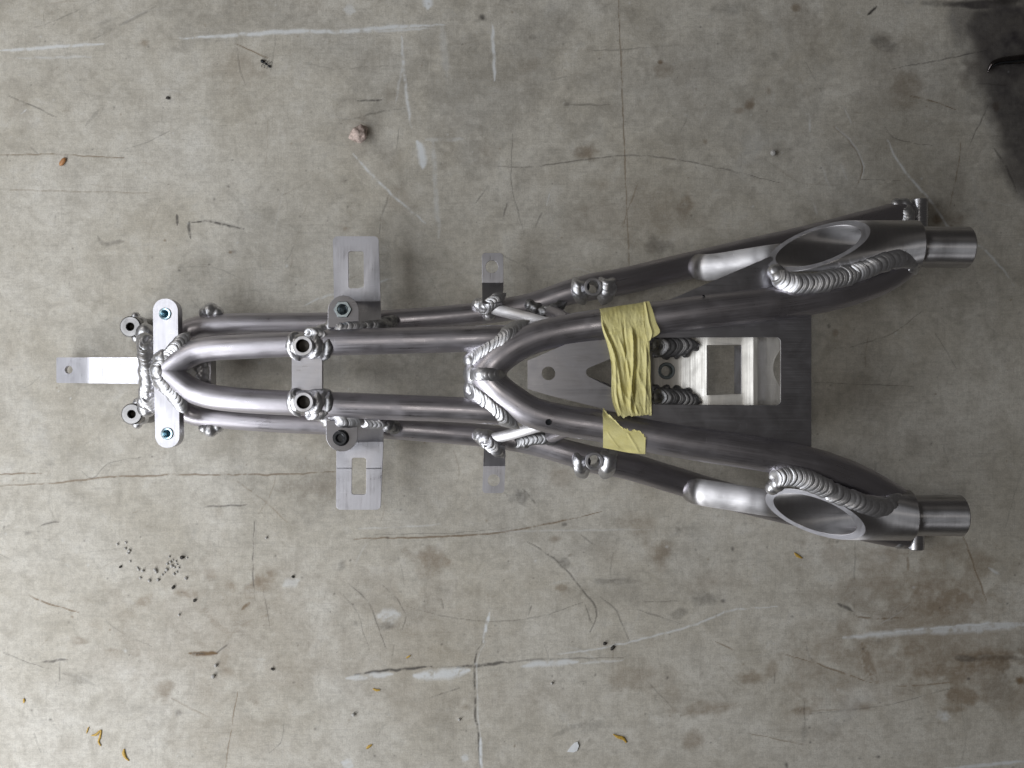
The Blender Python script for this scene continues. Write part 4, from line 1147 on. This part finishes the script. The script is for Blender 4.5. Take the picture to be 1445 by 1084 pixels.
disp = np.zeros_like(ui)
for p0, p1, w, h in [((0.30, 0.02), (0.92, 0.30), .07, .0022), ((0.30, 0.10), (0.62, 0.22), .05, -.0016), ((0.38, 0.66), (0.96, 0.42), .06, .0026), ((0.40, 0.74), (0.98, 0.52), .06, -.0022),
                     ((0.36, 0.95), (0.42, 0.05), .03, .0010), ((0.45, 0.30), (0.99, 0.62), .05, .0014), ((0.50, 0.9), (0.99, 0.80), .05, .0013), ((0.55, 0.12), (0.99, 0.16), .05, .0016),
                     ((0.33, 0.5), (0.7, 0.35), .04, -.0012), ((0.62, 0.55), (0.86, 0.95), .04, .0010), ((0.7, 0.05), (0.9, 0.5), .04, .0010)]:
    disp += fold(ui, vi, p0, p1, w, h)
rw = np.random.RandomState(3)
for i in range(nu):
    for j in range(nv):
        k_ = min(1, ui[i, j] * 3)
        disp[i, j] += k_ * (0.0005 * noise.noise(Vector((ui[i, j] * 9, vi[i, j] * 7, 0))) + 0.00045 * noise.noise(Vector((ui[i, j] * 7 + vi[i, j] * 5, vi[i, j] * 16 - ui[i, j] * 5, 4))) + 0.0003 * noise.noise(Vector((ui[i, j] * 30, vi[i, j] * 40, 9))))
# ragged torn lower edge
rag = np.array([0.0035 * noise.noise(Vector((v * 9, 3.3, 0))) + 0.002 * noise.noise(Vector((v * 27, 1.3, 0))) for v in np.linspace(0, 1, nv)])
g[-6:, :, 1] += rag[None, :] * np.linspace(0.1, 1, 6)[:, None]
tp1 = build_sheet("masking_tape", g, "long crumpled yellow masking tape strip hanging from the upper main tube across the gap", disp)
# its curled-back tail beside the strip
g2 = sheet("t", [over(908, 916, 426, 425, 112.5, 3), over(909, 921, 440, 438, 115, 3), over(910, 926, 456, 455, 115.5, 3), over(912, 931, 470, 469, 114, 3), over(914, 919, 484, 478, 110.5, 3)], "", 0)
u2, v2 = np.meshgrid(np.linspace(0, 1, g2.shape[0]), np.linspace(0, 1, g2.shape[1]), indexing='ij')
fl = build_sheet("folded_flap", g2, None, fold(u2, v2, (0.0, 0.3), (1.0, 0.45), .2, .0012))
fl.parent = tp1
for k in ("label", "category"):
    if k in fl: del fl[k]

# torn scrap still round the lower limb
rows = []
zc = 94; Rt = 17.2
edge_top = [(851, 577), (859, 586), (867, 593), (879, 604), (890, 608), (903, 609), (911, 617)]
edge_bot = [(851, 632), (861, 634), (871, 636), (881, 638), (891, 639.5), (901, 640.5), (910.5, 641)]
cy_at = lambda x: 602 + (x - 852) * 0.2
for k in range(8):
    f = k / 7; r = []
    for a, b in zip(edge_top, edge_bot):
        x = a[0] + (b[0] - a[0]) * f; y = a[1] + (b[1] - a[1]) * f
        d = (y - cy_at(x)) * S(95)
        z = zc + 0.8 + (x - 852) * 0.08 + math.sqrt(max(1.0, Rt * Rt - d * d)) + 0.5
        r.append((x, y, z))
    rows.append(r)
g3 = sheet("t", rows, "", 0)
u3, v3 = np.meshgrid(np.linspace(0, 1, g3.shape[0]), np.linspace(0, 1, g3.shape[1]), indexing='ij')
d3 = fold(u3, v3, (0.1, 0.6), (0.95, 0.85), .05, .0008) + fold(u3, v3, (0.5, 0.1), (0.9, 0.4), .05, .0005)
rag = np.array([0.0022 * noise.noise(Vector((v * 12, 8.3, 0))) + 0.0014 * noise.noise(Vector((v * 34, 5.3, 0))) for v in np.linspace(0, 1, g3.shape[1])])
g3[:8, :, 1] += rag[None, :] * np.linspace(1, 0.1, 8)[:, None]
d3[:6] += (0.0010 * np.linspace(1, 0, 6))[:, None]
build_sheet("masking_tape", g3, "small torn yellow masking tape scrap wrapped over the lower main tube", d3)


# ------------------------------------------------------------------ odds and ends lying about
def pebble(name, px, py, r, mat, label, cat, group=None, zs=0.75, seed=0, amp=0.35, sub=2, stretch=1.0, rot=0.0):
    bm = bmesh.new(); bmesh.ops.create_icosphere(bm, subdivisions=sub, radius=1.0)
    R = random.Random(seed); off = Vector((R.uniform(0, 50), R.uniform(0, 50), 0))
    lo = 0
    for v in bm.verts:
        k = 1 + amp * noise.noise(v.co * 1.6 + off) + amp * 0.5 * noise.noise(v.co * 4 + off)
        v.co *= k; v.co.x *= stretch; v.co.z *= zs
    lo = min(v.co.z for v in bm.verts)
    M = Matrix.Rotation(math.radians(rot), 4, 'Z')
    for v in bm.verts:
        v.co.z -= lo; v.co = M @ (v.co * (r / 1000))
    me = bpy.data.meshes.new(name); bm.to_mesh(me); bm.free()
    me.materials.append(mat); me.shade_smooth()
    o = link(name, me); o.location = P(px, py, 0)
    return tag(o, label, cat, group)


pebble("mortar_crumb", 508, 191, 8.2, PINK, "lumpy pinkish crumb of mortar alone on the board above the tail", "crumb", seed=3, amp=.7, sub=3, zs=.8)
pebble("metal_ball", 1090, 217, 3.0, GRIT, "tiny pale grey ball alone on the board above the barrels", "ball", seed=4, amp=.05, sub=3, zs=1)
pebble("seed", 89.5, 229, 2.6, SEED, "small orange brown seed on the upper left of the board", "seed", seed=5, amp=.15, stretch=2.0, rot=55, zs=.7)
pebble("grit_speck", 237.5, 139, 1.7, DARKBIT, "dark grit speck on the upper left of the board", "grit", seed=6, stretch=1.3)
# dead ant: three body beads and legs
ant = bpy.data.objects.new("ant", None); COL.objects.link(ant); ant.location = P(376, 91, 0)
tag(ant, "tiny dead black ant on the board above the tail", "ant")
m = MB()
for k, (t, r) in enumerate(((-5, 2.0), (0, 1.2), (4.5, 1.5))):
    c = Vector((t * .00075, -t * .00055, .0016))
    lathe(m, [(0.01, -r * 1.2), (r * .7, -r * .8), (r, 0), (r * .7, r * .8), (0.01, r * 1.2)], c, (0.8, -0.58, 0), 12)
m.build("body", BLACK, ant)
m = MB()
for k in range(6):
    sgn = 1 if k % 2 else -1; t = (k // 2 - 1) * .0016
    a = Vector((t * .8, -t * .58, .0016)); b = a + Vector((.58 * sgn, .8 * sgn, .2)) * .0028 + Vector((t, 0, 0)); c = b + Vector((.4 * sgn, .8 * sgn, 0)) * .002; c.z = 0.0002
    for p, q in ((a, b), (b, c)):
        lathe(m, [(0.22, 0), (0.16, (q - p).length * 1000)], p, q - p, 6)
m.build("legs", BLACK, ant)

G = "loose grit crumbs below the tail"
spots = [(500, 132), (535, 125), (533, 150), (545, 170), (553, 205), (590, 240), (608, 245), (597, 275), (635, 287), (665, 250), (690, 262), (672, 283), (720, 185), (735, 200), (748, 205), (712, 215), (730, 225), (742, 230), (760, 232),
         (708, 240), (740, 258), (752, 250), (795, 190), (790, 277), (725, 208), (752, 218), (700, 252), (660, 240), (585, 232), (550, 160)]
protos = []
for i, (x, y) in enumerate(spots):
    px, py = x / 3.01, 724 + y / 3.01
    if i < 3:
        o = pebble("grit_crumb", px, py, 1.25, GRIT, "tiny pale grit crumb in the loose scatter left of the brown stain", "grit", G, seed=40 + i, sub=2, amp=.5); protos.append(o)
    else:
        o = protos[i % 3].copy(); COL.objects.link(o); o.location = P(px, py, 0)
        o.rotation_euler.z = rnd.uniform(0, 6.28); s = rnd.uniform(.7, 1.4); o.scale = (s, s, s)
for i, (x, y, r, lab) in enumerate([(775, 188, 1.7, "dark grit lump at the upper right of the grit scatter"), (513, 228, 1.2, "dark grit lump left of the grit scatter"), (737, 315, 1.5, "dark grit lump just below the grit scatter"), (828, 370, 1.3, "dark grit lump beside the brown smear"),
                                    (1245, 270, 1.2, "dark grit lump beside the white smear below the frame"), (1158, 662, 1.3, "dark elongated grit lump right of the two pale balls")]):
    pebble("grit_lump", x / 3.01, 724 + y / 3.01, r, DARKBIT, lab, "grit", seed=80 + i, stretch=1.3, sub=3, amp=.5, rot=30 * i)
for i, (px, py, r, lab) in enumerate([(305, 938.6, 1.8, "pale ball, upper of two below the brown smear"), (301.5, 954, 2.2, "pale ball, lower of two below the brown smear"), (253, 867.5, 1.3, "pale ball alone left of the brown smear"), (376, 759, 1.3, "pale ball alone above the brown stain"),
                                      (499, 1008, 2.0, "pale ball low on the board left of the long crack"), (648, 1015, 1.6, "pale ball just left of the long vertical crack"), (778.5, 964, 1.4, "pale ball right of the long crack under the white scrape")]):
    pebble("grit_ball", px, py, r, GRIT, lab, "grit", seed=100 + i, amp=.12, zs=.95)
for i, (px, py, lab) in enumerate([(853, 908, "dark round seed, left of a pair at the end of the scrape"), (864, 914, "dark slim seed, right of a pair at the end of the scrape")]):
    pebble("dark_seed", px, py, 1.8, DARKBIT, lab, "seed", seed=120 + i, stretch=1.1 + .6 * i, rot=50, zs=.6)


def husk(pts, w, label):
    m = MB(); sweep(m, [(x, y, 0.8, ww * 0.8) for (x, y, ww) in pts], w, 8, 1.0, True, 0.45)
    return tag(m.build("husk", HUSK, None, 60), label, "husk")


husk([(122, 1035, .5), (123.5, 1030, .9), (125, 1026, .5)], 1, "small straight yellow husk left of the bent husk at lower left")
husk([(129, 1038, .5), (135, 1037, 1.6), (142, 1031, .9), (141, 1040, 1.3), (139, 1047, 1.2), (142, 1053, .8)], 1, "bent yellow husk at the lower left")
husk([(175, 1057, .6), (174.5, 1063, 2.2), (177, 1069, 1.7), (182, 1074, .6)], 1, "yellow husk right of the bent one near the bottom edge")
husk([(33, 986, .7), (34, 989, 1.6), (33, 992, .8)], 1, "tiny yellow husk far left near the dark tick mark")
husk([(526, 972, .7), (531, 974, 1.6), (536, 974, 1.0)], 1, "yellow husk just under the black and white scrape")
husk([(517, 1057, .6), (520, 1054, 1.9), (525, 1051, .7)], 1, "yellow husk left of the long crack near the bottom")
husk([(865, 1036, .5), (872, 1040, 2.0), (879, 1042, 2.2), (884, 1048, 1.0)], 1, "largest yellow husk right of the long crack near the bottom")
husk([(573, 929, .5), (576, 927, 1.0), (579, 925, .6)], 1, "pale tiny husk above the black and white scrape")
husk([(1121, 780, .7), (1125, 784, 2.0), (1132, 788, .7)], 1, "yellow brown husk below the lower barrel")
fk = plate("paint_flake", [(800, 1061), (806, 1053), (811, 1048), (815, 1047), (817, 1053), (814, 1060), (809, 1062)], [], lambda x, y: 0.8 + 0.05 * (x - 800), 0.5, FLAKE, None, bev=0.1)
tag(fk, "white paint flake lying near the bottom edge right of the long crack", "flake")

# the tip of a dark curved tool reaching in from the right
hook = bpy.data.objects.new("tool", None); COL.objects.link(hook); hook.location = (0, 0, 0)
tag(hook, "dark steel tool with a hooked tip reaching in at the upper right", "tool")
tube("hooked_tip", [(1393.5, 103, 3.0, .5), (1396, 97, 5, 1.6), (1401, 90.5, 6.5, 2.9), (1412, 86.5, 7, 3.6), (1430, 84.5, 7, 4.2), (1460, 82, 7, 4.8), (1510, 80, 7, 5.0)], 4, DARKTOOL, hook, 24, 1.5)
tube("spring_wire", [(1400, 94.5, 9, .6), (1408, 90, 11, .8), (1430, 87, 12, .9), (1460, 84, 12, .9), (1508, 82, 12, .9)], 1, BLACK, hook, 12, 1.5)
